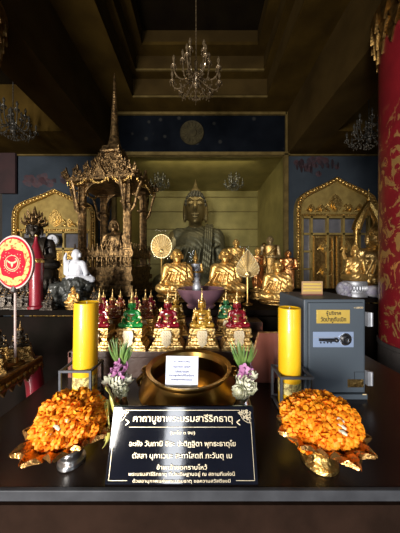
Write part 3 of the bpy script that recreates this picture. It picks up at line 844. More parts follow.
# silver vase before the little wrapped figure
o = MB().lathe([(.03, 0), (.032, .01), (.02, .03), (.035, .06), (.045, .10), (.04, .14), (.022, .17), (.026, .20), (.03, .205), (.02, .2)], 18).build('silver_vase', PEWTER, None, (PXx(196.5, 1.98), 2.04, 1.16))
o.location.y = 1.98
# pleated round fan and leaf fan
def pfan(label, loc, w, h, leaf, pole):
    t = thing('ceremonial_fan', label, 'fan', loc)
    MB().tube([(0, 0, 0), (0, 0, pole+h*.3)], .008, 8).build('pole', GOLD, t)
    n = 24; pts = []
    for i in range(n+1):
        a = -PI*.5+2*PI*i/n
        x = math.cos(a)*w/2; z = math.sin(a)*h/2
        if leaf:
            q = (z/h+.5); x = math.copysign(w/2*math.sin(PI*min(1, q)**.55)**.9 if q < 1 else 0, math.cos(a))
            if abs(math.cos(a)) < 1e-6: x = 0
        pts.append((x, pole+h/2+z))
    m = MB(); c = (0, pole+h*.10 if leaf else pole+h*.28)
    for i in range(n):
        a, b = pts[i], pts[i+1]; mid = ((a[0]+b[0])/2, (a[1]+b[1])/2)
        m.add([(c[0], -.012, c[1]), (a[0], -.004, a[1]), (mid[0], -.02, mid[1]), (b[0], -.004, b[1]), (c[0], .0, c[1]), (a[0], .004, a[1]), (mid[0], -.012, mid[1]), (b[0], .004, b[1])],
              [(0, 1, 2), (0, 2, 3), (4, 6, 5), (4, 7, 6), (1, 5, 6, 2), (2, 6, 7, 3)])
    m.build('pleated_blade', FANP, t, smooth=0)
    MB().tube([(x, -.008, z) for x, z in pts[:-1]], .006, 6, closed=True).build('rim', FANP, t)
    MB().lathe([(.03, 0), (.03, .012), (.015, .02), (.003, .022)], 14, T((c[0], -.012, c[1]), (R(90), 0, 0))).build('boss', GOLDB, t)
    MB().lathe([(.05, 0), (.05, .012), (.02, .02), (.012, .05)], 14).build('foot', GOLDD, t)
pfan('round pleated pale gold fan on a pole, left of the gold monks', SP(161.5, 2.68), .25, .29, False, PZ(258, 2.68)-AZ)
pfan('leaf-shaped pleated pale gold fan on a pole, right of the middle monk', SP(247.5, 2.15), .225, .27, True, PZ(277, 2.15)-AZ)
# mauve lacquer bowl
o = MB().lathe([(.13, 0), (.14, .02), (.12, .035), (.15, .055), (.20, .11), (.232, .17), (.237, .18), (.224, .18), (.19, .12), (.12, .075), (.01, .07)], 36).build('lacquer_bowl', PURPLE, None, (PXx(201, 2.05), 2.05, AZ))
bpy.data.objects['silver_vase'].location = (PXx(197, 2.06), 2.05, AZ+.073)
tag(bpy.data.objects['silver_vase'], 'grey metal vase standing in front of the wrapped gold figure', 'vase')
bpy.data.objects['standing_statue'].location = (PXx(195.5, 2.8), 2.8, AZ)
tag(o, 'wide mauve-brown lacquer bowl in front of the gold monks', 'bowl')

# ------------------------------------------------------------------ right: golden statue under a pointed gilt arch
t = statue('buddha_statue', 'gold seated statue under a pointed gilt arch beside the red pillar', 'statue', (2.56, 3.14, AZ), R(-20), .90, 'buddha', GOLDB, GOLDB, .12, GOLDD)
t2 = thing('gilt_arch', 'pointed gilt flame-edged arch framing the gold statue beside the pillar', 'arch', (2.715, 3.46, AZ))
zf = PZ(229, 3.42)-AZ; za = PZ(203, 3.4)-AZ
m = MB()
for s in (1, -1):
    L = [(s*.20, zf), (s*.185, zf+.06), (s*.155, zf+.14), (s*.11, zf+.24), (s*.06, zf+.33), (0, zf+.43)]
    m.tube([(x, 0, z) for x, z in L], [.07, .07, .068, .062, .055, .04], 8)
    for i in range(14):
        q = i/13*(len(L)-1); j = min(int(q), len(L)-2); f = q-j
        x = L[j][0]*(1-f)+L[j+1][0]*f; z = L[j][1]*(1-f)+L[j+1][1]*f
        m.add([(x-s*.01, -.02, z-.03), (x-s*.01, .02, z-.03), (x, 0, z+.04), (x+s*.055, 0, z+.055)], [(0, 1, 3), (0, 3, 2), (1, 2, 3), (0, 2, 1)])
m.lathe([(.03, 0), (.04, .03), (.02, .06), (.025, .09), (.012, .14), (.003, .26)], 10, T((0, 0, zf+.40)))
m.build('gable', GOLDR, t2)
for s in (1, -1): MB().lathe([(.05, 0), (.05, .05), (.03, .07), (.028, zf-.08), (.045, zf-.03), (.03, zf+.02)], 12, T((s*.20, 0, 0))).build('column', GOLDR, t2)
t = statue('kneeling_figure', 'gold figure seen from behind with flame-like shoulder, facing the arched statue', 'statue', (PXx(356, 2.74), 2.76, AZ), R(150), .50, 'buddha', GOLD, ROBEG, .20, PEWTER, robe=True, wide=.68)
MB().tube([(.07, .0, .46), (.11, .0, .50), (.125, .0, .56), (.112, .01, .62), (.12, .01, .67)], [.02, .026, .022, .014, .003], 8).build('shoulder_flame', GOLD, t)
o = MB().ell((0, 0, .10), (.085, .08, .10), n=16, m=10)
for i in range(14): o.ell((random.uniform(-.07, .07), random.uniform(-.08, -.04), random.uniform(.03, .17)), (.03, .02, .025), n=8, m=5)
tag(o.build('cloth_bundle', PALEC, None, (PXx(343.5, 2.70), 2.70, AZ)), 'grey and mauve patterned cloth bundle on the right table', 'bundle')
tag(MB().lathe([(.05, 0), (.10, .02), (.13, .07), (.125, .11), (.10, .14), (.02, .15)], 24).build('cushion', PALEC, None, (PXx(374, 2.74), 2.72, AZ)), 'round pale grey cushion on the right table below the arched statue', 'cushion')

# ------------------------------------------------------------------ pavilion
RZ = R(-10)
t = thing('spired_pavilion', 'tall dark gilt pavilion with tiered roof and needle spire on four columns', 'pavilion', (-1.26, 3.17, AZ), RZ)
def TZ_(z): return z-AZ
HX, HYY = .47, .34
ez = TZ_(2.66)
# base tiers
m = MB()
for w, z0, z1 in ((1.0, 0, .06), (.94, .06, .14), (.86, .14, .20), (.94, .20, .27), (.88, .27, .34), (.92, .34, .38)):
    m.box((0, 0, (z0+z1)/2), (2*HX*w*1.02, 2*HYY*w*1.02, z1-z0))
for i in range(19):
    x = -HX*.9+1.8*HX*i/18
    m.prism([(-.022, 0), (.022, 0), (.025, .03), (0, .075), (-.025, .03)], .02, T((x, -HYY*.97, .20)))
m.build('base', OLD, t, smooth=20)
cx, cy = HX*.72, HYY*.72
m = MB()
for s in (-1, 1):
    m.tube([(-HX*.9, s*HYY*.88, .52), (HX*.9, s*HYY*.88, .52)], .014, 6); m.tube([(s*HX*.9, -HYY*.88, .52), (s*HX*.9, HYY*.88, .52)], .014, 6)
    for i in range(13):
        x = -HX*.88+1.76*HX*i/12
        m.lathe([(.012, .38), (.02, .42), (.01, .45), (.018, .48), (.01, .52)], 8, T((x, s*HYY*.88, 0)))
        m.prism([(-.028, .53), (.028, .53), (.034, .58), (.012, .62), (0, .70), (-.012, .62), (-.034, .58)], .014, T((x, s*HYY*.88, 0)))
    for i in range(9):
        y = -HYY*.8+1.6*HYY*i/8
        m.prism([(-.028, .53), (.028, .53), (.034, .58), (.012, .62), (0, .70), (-.012, .62), (-.034, .58)], .014, T((s*HX*.9, y, 0), (0, 0, R(90))))
m.build('railing', OLD, t, smooth=25)
for sx in (-1, 1):
    for sy in (-1, 1):
        c = MB()
        c.box((0, 0, (.38+ez)/2), (.075, .075, ez-.38)); c.box((0, 0, (.38+ez)/2), (.095, .05, ez-.38)); c.box((0, 0, (.38+ez)/2), (.05, .095, ez-.38))
        for z in (.40, .62, ez-.30, ez-.04): c.lathe([(.05, -.02), (.068, -.01), (.068, .01), (.05, .02)], square=True, M=T((0, 0, z)))
        for i in range(24):
            z = .66+(ez-1.0)*i/23
            for fx, fy in ((0, -.049), (0, .049), (-.049, 0), (.049, 0)): c.ell((fx, fy, z), (.013 if fx == 0 else .006, .013 if fy == 0 else .006, .013), n=6, m=4)
        o = c.build('column', OLD, t, (sx*cx, sy*cy, 0), smooth=25)
        b = MB()
        for ax in (0, 1):
            dx, dy = (sx, 0) if ax == 0 else (0, sy)
            b.tube([(dx*.05, dy*.05, ez-.42), (dx*.10, dy*.10, ez-.36), (dx*.13, dy*.13, ez-.22), (dx*.17, dy*.17, ez-.10), (dx*.2, dy*.2, ez-.02)], [.012, .022, .018, .022, .012], 6)
        b.build('eave_bracket', OLD, o)
        b = MB().prism([(.04, ez), (.20, ez), (.12, ez-.05), (.07, ez-.10), (.05, ez-.18), (.04, ez-.22)], .02, T((0, 0, 0), (0, 0, 0), (-sx, 1, 1)))
        b.build('spandrel', OLD, o, smooth=0)
# roof
roofs = []
z = ez; w = 1.0
tiers = [(1.06, .00, .07), (.82, .07, .14), (.60, .14, .22), (.43, .22, .31), (.31, .31, .41), (.23, .41, .52)]
for k, (w, z0, z1) in enumerate(tiers):
    m = MB()
    a, b = HX*w, HYY*w*(1+.04*k)
    w2 = tiers[k+1][0] if k < 5 else .2
    a2, b2 = HX*w2*.95, HYY*w2*.95*(1.04+.04*k)
    zz = ez+z0
    m.box((0, 0, zz+.012), (2*a, 2*b, .03)); m.box((0, 0, zz+.038), (2*a*.95, 2*b*.95, .03))
    m.add([(-a*.9, -b*.9, zz+.05), (a*.9, -b*.9, zz+.05), (a*.9, b*.9, zz+.05), (-a*.9, b*.9, zz+.05), (-a2, -b2, ez+z1), (a2, -b2, ez+z1), (a2, b2, ez+z1), (-a2, b2, ez+z1)],
          [(0, 1, 5, 4), (1, 2, 6, 5), (2, 3, 7, 6), (3, 0, 4, 7), (4, 5, 6, 7), (3, 2, 1, 0)])
    def ante(x, y, rz, s):
        A = T((x, y, zz+.04), (0, 0, rz), s)
        m.prism([(-.035, 0), (.035, 0), (.042, .035), (.018, .06), (.012, .085), (0, .13), (-.012, .085), (-.018, .06), (-.042, .035)], .02, A)
        m.ell((0, -.005, .04), (.02, .02, .025), n=6, m=4, M=A)
    n = max(2, int(2*a/.10))
    for i in range(n+1):
        x = -a+2*a*i/n; s = 1.15 if i in (0, n) else (.55 if i % 2 else .8)
        ante(x, -b, 0, s); ante(x, b, PI, s)
    n = max(2, int(2*b/.10))
    for i in range(1, n):
        y = -b+2*b*i/n; s = .55 if i % 2 else .8
        ante(-a, y, -PI/2, s); ante(a, y, PI/2, s)
    for sx in (-1, 1):                         # corner finials curling outwards
        for sy in (-1, 1):
            m.tube([(sx*a*.97, sy*b*.97, zz+.04), (sx*(a+.025), sy*(b+.025), zz+.06), (sx*(a+.03), sy*(b+.03), zz+.10), (sx*(a+.01), sy*(b+.01), zz+.13), (sx*(a+.02), sy*(b+.02), zz+.16)], [.014, .018, .015, .01, .002], 6)
    # dormer gables at the middle of each side
    for rz, dist in ((0, b), (PI, b), (PI/2, a), (-PI/2, a)):
        A = Matrix.Rotation(rz, 4, 'Z') @ T((0, -dist-.005, zz+.03), sc=max(.5, w))
        m.prism([(-.09, 0), (.09, 0), (.07, .05), (.03, .10), (0, .19), (-.03, .10), (-.07, .05)], .035, A)
    m.build('roof_tier', OLD, t, smooth=25)
zt = ez+.48
m = MB().lathe([(.13, zt), (.14, zt+.02), (.125, zt+.05), (.115, zt+.10)], square=True)
m.lathe([(.12, zt+.08), (.10, zt+.13), (.078, zt+.20), (.062, zt+.30), (.052, zt+.40), (.046, zt+.52)], 12)
z = zt+.52; r = .046
while z < TZ_(4.06):
    m.lathe([(r*.8, z), (r*1.08, z+.01), (r*1.08, z+.022), (r*.75, z+.034)], 12); z += .036; r *= .945
m.lathe([(r, z), (r*.9, z+.1), (r*.4, z+.22), (.003, TZ_(4.36))], 12)
m.build('spire', OLD, t)
for rz, dist, half, n in ((0, HYY*1.08, HX*1.02, 3), (PI/2, HX*1.08, HYY, 2), (-PI/2, HX*1.08, HYY, 2)):
    for i in range(n):
        x = -half+2*half*(i+.5)/n; r = half/n*.72
        A = Matrix.Rotation(rz, 4, 'Z') @ T((x, -dist, ez))
        m = MB()
        arc = [(-r*math.cos(PI*q/14), -r*.55*math.sin(PI*q/14)) for q in range(15)]
        arc2 = [(.74*a, .74*b) for a, b in arc]
        m.strip(arc, arc2, .015, A)
        for q in range(0, 15, 2): m.ell((arc[q][0], -.004, arc[q][1]), .011, n=6, m=4, M=A)
        m.tube([(r*1.2, 0, 0), (r*1.2, 0, -.05)], [.012, .004], 6, M=A)
        m.build('eave_swag', GOLDR, t, smooth=20)
statue('buddha_statue', 'small dark gold seated statue inside the spired pavilion', 'statue', (-1.25, 3.14, AZ+.381), R(6), .56, 'buddha', OLD, OLD, .16, OLD)

# ------------------------------------------------------------------ left cluster
# black rockery with the white figure
def rock(seedv, c, n, w, d, h):
    rd = random.Random(seedv); m = MB()
    for i in range(n):
        a, b, q = rd.uniform(-1, 1), rd.uniform(-1, 1), rd.random()
        s = rd.uniform(.035, .075)
        m.ell((a*w*(1-.45*q), b*d*(1-.4*q), q*h+.01), (s*rd.uniform(.8, 1.4), s, s*rd.uniform(.7, 1.6)), (rd.random(), rd.random(), rd.random()), 8, 6)
    m.box((0, 0, h*.35), (w*1.5, d*1.4, h*.7))
    me = fuse(m, .011, 0, 'rock')
    from mathutils import noise
    for v in me.vertices:
        q = v.co*22+Vector((seedv, 0, 0))
        v.co += v.normal*(.020*noise.noise(q)+.012*noise.noise(q*2.3))
        v.co.z = max(.001, v.co.z)
    me.update()
    return me
zr = PZ(281, 2.1)-AZ
o = link('black_rockery', rock(3, None, 46, .19, .13, zr-.02), ROCK, None, (PXx(75, 2.15), 2.15, AZ))
tag(o, 'dark jagged rockery under the white seated figure', 'rockery')
t = statue('white_statue', 'matte white seated figure seen from behind on the dark rockery', 'statue', (PXx(76, 2.15), 2.15, AZ+zr-.045), R(172), .37, 'monk', WHITE, WHITE, .025, ROCK)
MB().tube([(.085, 0, .20), (.115, .0, .225), (.122, .0, .28), (.105, .0, .325)], [.022, .020, .015, .006], 8).build('raised_hand', WHITE, t)
# little gold statue in front of the rockery
statue('gold_statuette', 'tiny gold seated statuette just above the left candle', 'statue', (PXx(71.5, 1.93), 1.96, AZ), 0, .155, 'buddha', GOLD, ROBEG, .05, GOLDD)
# red pointed column
t = thing('spire_ornament', 'crimson lacquer spire with a pointed tip and gold band beside the red fan', 'ornament', (PXx(37, 2.0), 1.99, AZ))
MB().lathe([(.075, 0), (.075, .02), (.055, .03), (.052, .22), (.058, .40), (.058, .42)], 20).build('shaft', CRED, t)
MB().lathe([(.062, .42), (.062, .44), (.05, .45), (.058, .47), (.056, .475)], 20).build('band', GOLDR, t)
MB().lathe([(.065, .455), (.05, .50), (.035, .56), (.03, .575), (.02, .60), (.012, .64), (.010, .66)], 20).build('tip', CRED, t)
MB().ell((0, 0, .67), .013).build('finial', GOLDB, t)
# dark spiky-crowned statue
t = statue('guardian_statue', 'dark seated figure with a spiky tiered crown behind the red fan', 'statue', (-1.735, 2.26, AZ), R(25), .54, 'jewel', BLACKM, BLACKM, .36, BLACKM, robe=True)
m = MB()
for k, (r, z, n) in enumerate(((.07, .805, 12), (.055, .85, 10), (.04, .895, 8))):
    m.lathe([(r, z), (r*1.15, z+.012), (r*.9, z+.03)], 16)
    for i in range(n):
        a = 2*PI*i/n
        m.tube([(r*1.05*math.cos(a), r*1.05*math.sin(a), z+.01), (r*1.6*math.cos(a), r*1.6*math.sin(a), z+.035), (r*1.65*math.cos(a), r*1.65*math.sin(a), z+.075)], [.012, .01, .002], 6)
m.lathe([(.04, .90), (.02, .95), (.003, 1.02)], 10)
m.build('crown', OLD, t)
# row of dark statuettes below it
for i, (x, d, s, lb) in enumerate(((6, 1.98, .95, 'dark bronze statuette at the far left under the spiky-crowned figure'), (24, 1.97, .85, 'dark bronze statuette between the fan and the red column'),
                          (49, 1.93, .6, 'dark bronze statuette between the red column and the gold statuette'), (94, 1.95, .62, 'dark bronze statuette right of the white figure'))):
    dup(jr, (max(-1.80, PXx(x, d)), d, AZ), R(15-8*i), lb, sc=s*.85, mats={'body': BLACKM, 'pedestal': BLACKM, 'crown': OLD, 'ornaments': OLD, 'hanging_apron': BLACKM})

# ceremonial red fan with round emblem
d = 1.30
t = thing('ceremonial_fan', 'red and gold oval ceremonial fan with round emblem on a pale pole', 'fan', (PXx(13.5, d), d, .90), R(-4))
zc = PZ(262, d)-.90; rx, rz_ = .126, .161
def egg(k, n=40):
    r = []
    for i in range(n):
        a = 2*PI*i/n; q = math.sin(a)
        r.append((k*rx*math.cos(a)*(1-.0*q), zc+k*rz_*q*(1 if q > 0 else 1.02)))
    return r
MB().tube([(0, .012, 0), (0, .012, zc+.1)], .0065, 8).build('pole', FANW, t)
MB().lathe([(.045, 0), (.045, .012), (.015, .02), (.010, .05)], 14, T((0, .012, 0))).build('foot', GOLDD, t)
MB().prism(egg(1.0), .016, T((0, .0, 0))).build('blade', FANW, t, smooth=20)
MB().prism(egg(.94), .004, T((0, -.003, 0))).build('red_band', FANRED, t, smooth=20)
MB().prism(egg(.87), .004, T((0, -.0055, 0))).build('embroidery', FANGOLD, t, smooth=20)
pp = []
for i in range(44):
    a = 2*PI*i/44
    sq = 1/max(abs(math.cos(a)), abs(math.sin(a)))
    k = .66*(1+.28*(sq-1))*(1+.035*math.cos(8*a))
    pp.append((rx*k*math.cos(a)*.98, zc-.008+rz_*k*math.sin(a)*.82))
MB().prism(pp, .004, T((0, -.008, 0))).build('red_field', FANRED, t, smooth=20)
m = MB().tube([(.047*math.cos(2*PI*i/30), -.009, zc-.008+.047*math.sin(2*PI*i/30)) for i in range(30)], .0022, 6, closed=True)
m.tube([(.037*math.cos(a), -.009, zc-.008+.037*math.sin(a)) for a in [PI*.8+1.5*PI*i/20 for i in range(21)]], .003, 6)
for s in (1, -1): m.prism([(s*.003, -.002), (s*.012, .006), (s*.030, .014), (s*.027, .003), (s*.012, -.006)], .003, T((0, -.0105, zc-.004)))
m.prism([(-.006, .006), (.006, .006), (.007, -.012), (0, -.028), (-.007, -.012)], .003, T((0, -.0105, zc-.006)))
for i in range(26):
    a = 2*PI*i/26; rr = random.uniform(.6, 1)
    if abs(math.cos(a)*rr*.075) < .05 and abs(math.sin(a)*rr) < .6: rr = 1.05
    m.ell((math.cos(a)*rr*.066, -.0085, zc-.008+math.sin(a)*rr*.074), (.0025, .001, .0025), n=6, m=4)
m.build('emblem', FANGOLD if False else CREAM, t)
MB().lathe([(.02, 0), (.028, .01), (.018, .035), (.012, .05)], 12, T((0, .012, zc-rz_-.025))).build('socket', SILVER, t)

# ------------------------------------------------------------------ things on the front table
# big brass bowl
t = thing('brass_bowl', 'large round brass bowl with flared lip behind the black plaque', 'bowl', (-.055, 1.085, TZ))
MB().lathe([(.14, 0), (.15, .006), (.155, .02), (.185, .035), (.232, .07), (.245, .098), (.232, .13), (.205, .155), (.192, .172), (.198, .188), (.214, .198), (.213, .204), (.190, .196), (.18, .172), (.20, .13), (.20, .09), (.14, .04), (.005, .035)], 64).build('body', BRASS, t)
for s in (1, -1):
    m = MB(); m.ell((s*.245, 0, .125), (.022, .035, .03)); m.tube([(s*.255, -.02, .13), (s*.285, -.025, .10), (s*.275, -.025, .07)], [.014, .012, .006], 8); m.tube([(s*.255, .02, .13), (s*.285, .025, .10), (s*.275, .025, .07)], [.014, .012, .006], 8)
    m.ell((s*.255, 0, .155), (.016, .03, .016)); m.tube([(s*.262, .03*math.cos(a), .085+.03*math.sin(a)) for a in [2*PI*i/16 for i in range(16)]], .005, 6, closed=True)
    m.build('handle', BRASS, t, (0, -.03, 0))
    o = COL.objects[-1]
    o.rotation_euler = (0, 0, s*R(22))
# white paper sign
d = .905
t = thing('paper_sign', 'white paper sign with blue writing leaning in the mouth of the brass bowl', 'sign', (PXx(181.5, d), d, PZ(387.5, d)))
t.rotation_euler = (R(-6), R(1.0), 0)
w, h = .137, .127
MB().box((0, .002, h/2), (w, .003, h)).build('sheet', PAPER, t, smooth=0)
MB().box((0, -.0015, .006), (w, .004, .013)).build('holder_lip', SILVER, t, smooth=0)
for s, wd, z, hh in (('ถวายพานพุ่ม', .070, .105, .014), ('กรุณาถอด รองเท้า', .076, .083, .013), ('โปรดถวายของ', .058, .066, .013), ('ห้ามวางธูปเทียนในที่นี้โดยเด็ดขาด', .106, .048, .013), ('ขอบคุณทุกท่านที่ให้ความร่วมมือ', .090, .031, .011)):
    text('lettering', s, wd, INK, t, (0, -.0004, z), height=hh)
# black plaque
d0 = .690
t = thing('black_plaque', 'glossy black plaque with gilt writing standing at the table front', 'plaque', (PXx(181.5, d0), d0, TZ))
sl = thing('tmp', '', '', (0, 0, 0)); COL.objects.unlink(sl); bpy.data.objects.remove(sl)
W, H = .495, .219; LEAN = R(-19)
A = Matrix.Rotation(LEAN, 4, 'X')
def onp(x, z, off=.0): return A @ Vector((x, -.002-off, z))
rotp = (R(90)+LEAN, 0, 0)
slab = MB().box((0, .008, H/2), (W, .016, H), M=A).build('slab', BLACKL, t, smooth=0); bevel(slab, .003)
MB().prism([(0.01, 0), (.14, 0), (.080, H*.75), (.070, H*.75)], .25, T((.125, .018, .0), (0, 0, R(90)))).build('stand', BLACKP, t, smooth=0)
m = MB()
bx, bz0, bz1 = W/2-.012, .012, H-.012
def ln(x0, z0, x1, z1, w=.0013):
    v = Vector((x1-x0, 0, z1-z0)); L = v.length; ang = math.atan2(z1-z0, x1-x0)
    m.box((0, 0, 0), (L, .0016, w), M=A @ T(((x0+x1)/2, -.0006, (z0+z1)/2), (0, -ang, 0)))
c = .038
ln(-bx+c, bz1, bx-c, bz1); ln(-bx, bz0, -bx, bz1-c); ln(bx, bz0, bx, bz1-c); ln(-bx, bz0, -bx+.06, bz0); ln(bx, bz0, bx-.06, bz0)
for s in (1, -1):
    for i in range(6):
        a = PI/2*i/6; b = PI/2*(i+1)/6
        for rr in (c, c*.78): ln(s*(bx-c*1.0+0)+s*(c-rr*math.sin(a))*1.0, bz1-rr*math.cos(a)*1.0, s*(bx-c)+s*(c-rr*math.sin(b)), bz1-rr*math.cos(b))
    rd = random.Random(4)
    for k in range(34):
        u, v = rd.random(), rd.random()
        if u+v > 1: u, v = 1-u, 1-v
        x = s*(bx-.001-u*c*1.15); z = bz1-.001-v*c*1.0
        a0 = rd.random()*6
        for q in range(3):
            a = a0+q*.9; b = a+.9; rr = .0045
            ln(x+rr*math.cos(a), z+rr*math.sin(a), x+rr*math.cos(b), z+rr*math.sin(b), .0016)
    ln(s*.186, H-.048, s*.198, H-.040, .003); ln(s*.186, H-.048, s*.198, H-.056, .003)
ln(-.185, H-.062, .185, H-.062, .0012)
m.build('border', GLETTER, t, smooth=0)
for s, wd, yy, hh in (('คาถาบูชาพระบรมสารีริกธาตุ', .345, 421, .030), ('(นะโม ๓ จบ)', .085, 435.5, .014), ('อะหัง วันทามิ อิธะ ปะติฏฐิตา พุทธะธาตุโย', .358, 447, .022), ('ตัสสา นุภาเวนะ สะทาโสตถี ภะวันตุ เม', .330, 459, .022),
                      ('ข้าพเจ้าขอกราบไหว้', .165, 469.5, .014), ('พระบรมสารีริกธาตุ ที่ประดิษฐานอยู่ ณ สถานที่แห่งนี้', .345, 476.5, .0145), ('ด้วยอานุภาพแห่งพระบรมธาตุ ขอความสวัสดีจงมี', .315, 483, .0125)):
    f = 1-(yy-407)/(487-407)
    text('lettering', s, wd, GLETTER, t, onp(0, f*H), rotp, height=hh, bold=.004)
# candle stands and candles
def stand_frame(label, x0, y0, w, dp, h):
    t = thing('candle_stand', label, 'candle stand', (x0+w/2, y0+dp/2, TZ))
    q = .011
    for sx in (-1, 1):
        for sy in (-1, 1): MB().box((sx*(w-q)/2, sy*(dp-q)/2, h/2), (q, q, h)).build('post', STEEL, t, smooth=0)
    for z in (h-q/2, .012):
        for s in (-1, 1):
            MB().box((0, s*(dp-q)/2, z), (w-2*q, q, q)).build('rail', STEEL, t, smooth=0); MB().box((s*(w-q)/2, 0, z), (q, dp-2*q, q)).build('rail', STEEL, t, smooth=0)
    MB().box((0, 0, .012), (w-q, dp-q, .004)).build('tray', BLACKP, t, smooth=0)
    return t
stand_frame('grey square-tube frame around the left yellow candle', -.715, 1.085, .165, .145, .176)
stand_frame('grey square-tube frame around the right yellow candle, beside the safe', .382, 1.02, .160, .14, .176)
def candle(label, x, y, r, h, tilt):
    t = thing('yellow_candle', label, 'candle', (x, y, TZ+.0145))
    t.rotation_euler = (0, tilt, 0)
    MB().lathe([(r*.97, 0), (r, .006), (r, h-.006), (r*.96, h), (r*.86, h-.006), (r*.2, h-.012), (.002, h-.012)], 40).build('wax', WAX, t)
    MB().tube([(0, 0, h-.013), (.002, 0, h+.004)], .003, 6).build('wick', WICK, t)
    m = MB().lathe([(r+.0008, .06), (r+.0008, .118)], 40, cap=False)
    m.build('printed_band', LABELM, t)
candle('thick yellow candle in the left metal frame', -.618, 1.155, .060, .497, R(1.0))
candle('thick yellow candle in the right metal frame, next to the safe', .453, 1.09, .054, .480, 0)
m = MB().box((0, 0, .006), (.06, .014, .012)); m.ell((-.022, 0, .009), (.014, .008, .009)); m.ell((.01, 0, .010), (.018, .008, .008))
o = m.build('lighter', BLACKP, None, (.515, 1.152, TZ+.176), rot=(0, 0, R(-14)))
tag(o, 'small dark lighter lying on the back rail of the right candle frame', 'lighter')
MB().ell((-.012, -.004, .016), (.010, .005, .004)).build('cap', CREAM, o)
# tray below the right stand
m = MB(); pts = []
w, dd, r = .29, .24, .05
for cx_, cy_, a0 in ((1, 1, 0), (-1, 1, 90), (-1, -1, 180), (1, -1, 270)):
    for i in range(7):
        a = R(a0+15*i); pts.append((cx_*(w/2-r)+r*math.cos(a), cy_*(dd/2-r)+r*math.sin(a)))
# safe
t = thing('safe', 'slate blue steel safe with dial panel and yellow donation plate', 'safe', (.559+.165, 1.145, TZ))
w, h, dp = .33, .526, .36
fy = 0
bevel(MB().box((0, dp/2+.012, h/2), (w, dp, h)).build('body', SAFE, t, smooth=0), .006)
bevel(MB().box((0, .006, h/2+.012), (w-.035, .02, h-.055)).build('door', SAFE, t, smooth=0), .004)
D = COL.objects[-1]
MB().box((0, -.001, .014), (w-.01, .018, .026)).build('bottom_strip', SAFE, t, smooth=0)
def at(x, y): return ((x-305)/62*.33-.165, (397.5-y)/98*.526)
x0, z0 = at(346.5, 316.5); 
p = bevel(MB().box((0, 0, 0), (.176, .004, .072)).build('donation_plate', YPLATE, D, (at(332.5, 316)[0], -.006, at(332, 316)[1]), smooth=0), .001)
p['label'] = 'yellow donation plate'
text('lettering', 'ตู้บริจาค', .080, BLACKP, p, (0, -.0024, .017), height=.029, bold=.02)
text('lettering', 'วัดป่าภูทับเบิก', .134, BLACKP, p, (0, -.0024, -.016), height=.035, bold=.02)
q = bevel(MB().box((0, 0, 0), (.214, .005, .082)).build('lock_panel', SAFEP, D, (at(332.5, 338.5)[0], -.0065, at(332, 338.5)[1]), smooth=0), .001)
MB().box((0, -.003, .012), (.214, .002, .002)).build('panel_line', PEWTER, q)
m = MB().lathe([(.026, 0), (.026, .006), (.022, .010), (.015, .012), (.014, .028), (.004, .03)], 28, T((.062, -.002, .002), (R(90), 0, 0)))
for i in range(12): m.box((.062+.014*math.cos(i*PI/6), -.018, .002+.014*math.sin(i*PI/6)), (.003, .014, .003))
m.build('dial', BLACKP, q)
MB().lathe([(.009, 0), (.007, .003), (.001, .004)], 16, T((.062, -.03, .002), (R(90), 0, 0))).build('dial_cap', CHROME, q)
m = MB().lathe([(.033, 0), (.033, .003), (.026, .004)], 32, T((.062, -.002, .002), (R(90), 0, 0))); m.build('dial_ring', CHROME, q)
m = MB(); m.box((-.034, -.006, .0), (.088, .008, .014)); m.ell((.008, -.014, .0), (.012, .012, .012)); m.tube([(.008, -.016, 0), (-.030, -.018, -.002), (-.06, -.016, 0)], [.007, .006, .005], 8)
m.build('handle', BLACKP, q)
for i in range(4): MB().lathe([(.0045, 0), (.003, .003)], 10, T((-.068+.018*i, -.004, -.016), (R(90), 0, 0))).build('keyhole', BLACKP, q)
text('lettering', '▪ LEECO', .048, CREAM, D, (at(358, 307.5)[0], -.0045, at(358, 307.3)[1]), height=.009)
for yy in (319, 377.5):
    hx, hz = at(368, yy)
    g = MB().box((0, 0, 0), (.018, .020, .075)); g.tube([(.012, -.006, -.036), (.012, -.006, .036)], .008, 12)
    g.build('hinge', PEWTER, t, (hx+.004, .004, hz))
hx, hz = at(355, 382)
MB().box((0, 0, 0), (.084, .002, .042)).build('rating_plate', GOLDD, D, (hx, -.0048, hz), smooth=0)
m = MB()
for s, xx in ((1, 0),): 
    m.box((-.036, 0, 0), (.0015, .002, .06)); m.box((-.01, 0, .03), (.052, .002, .0015))
m.build('plate_outline', BLACKP, D, (hx+.03, -.0046, hz+.03), smooth=0)
MB().box((at(363, 393)[0], -.0105, at(363, 393)[1]+.003), (.020, .001, .005)).build('metal_tag', CREAM, t, smooth=0)
# notice on the safe
d = 1.33
t = thing('small_notice', 'small cream and gold notice standing on top of the safe', 'sign', (PXx(312, d), d, TZ+h))
MB().box((0, 0, .045), (.128, .006, .082)).build('board', NOTICE, t, smooth=0); MB().box((0, .01, .004), (.12, .04, .008)).build('foot', REDWOOD, t, smooth=0)
for z in (.068, .049, .029): MB().box((0, -.0035, z), (.112, .002, .012)).build('gold_line', YPLATE, t, smooth=0)

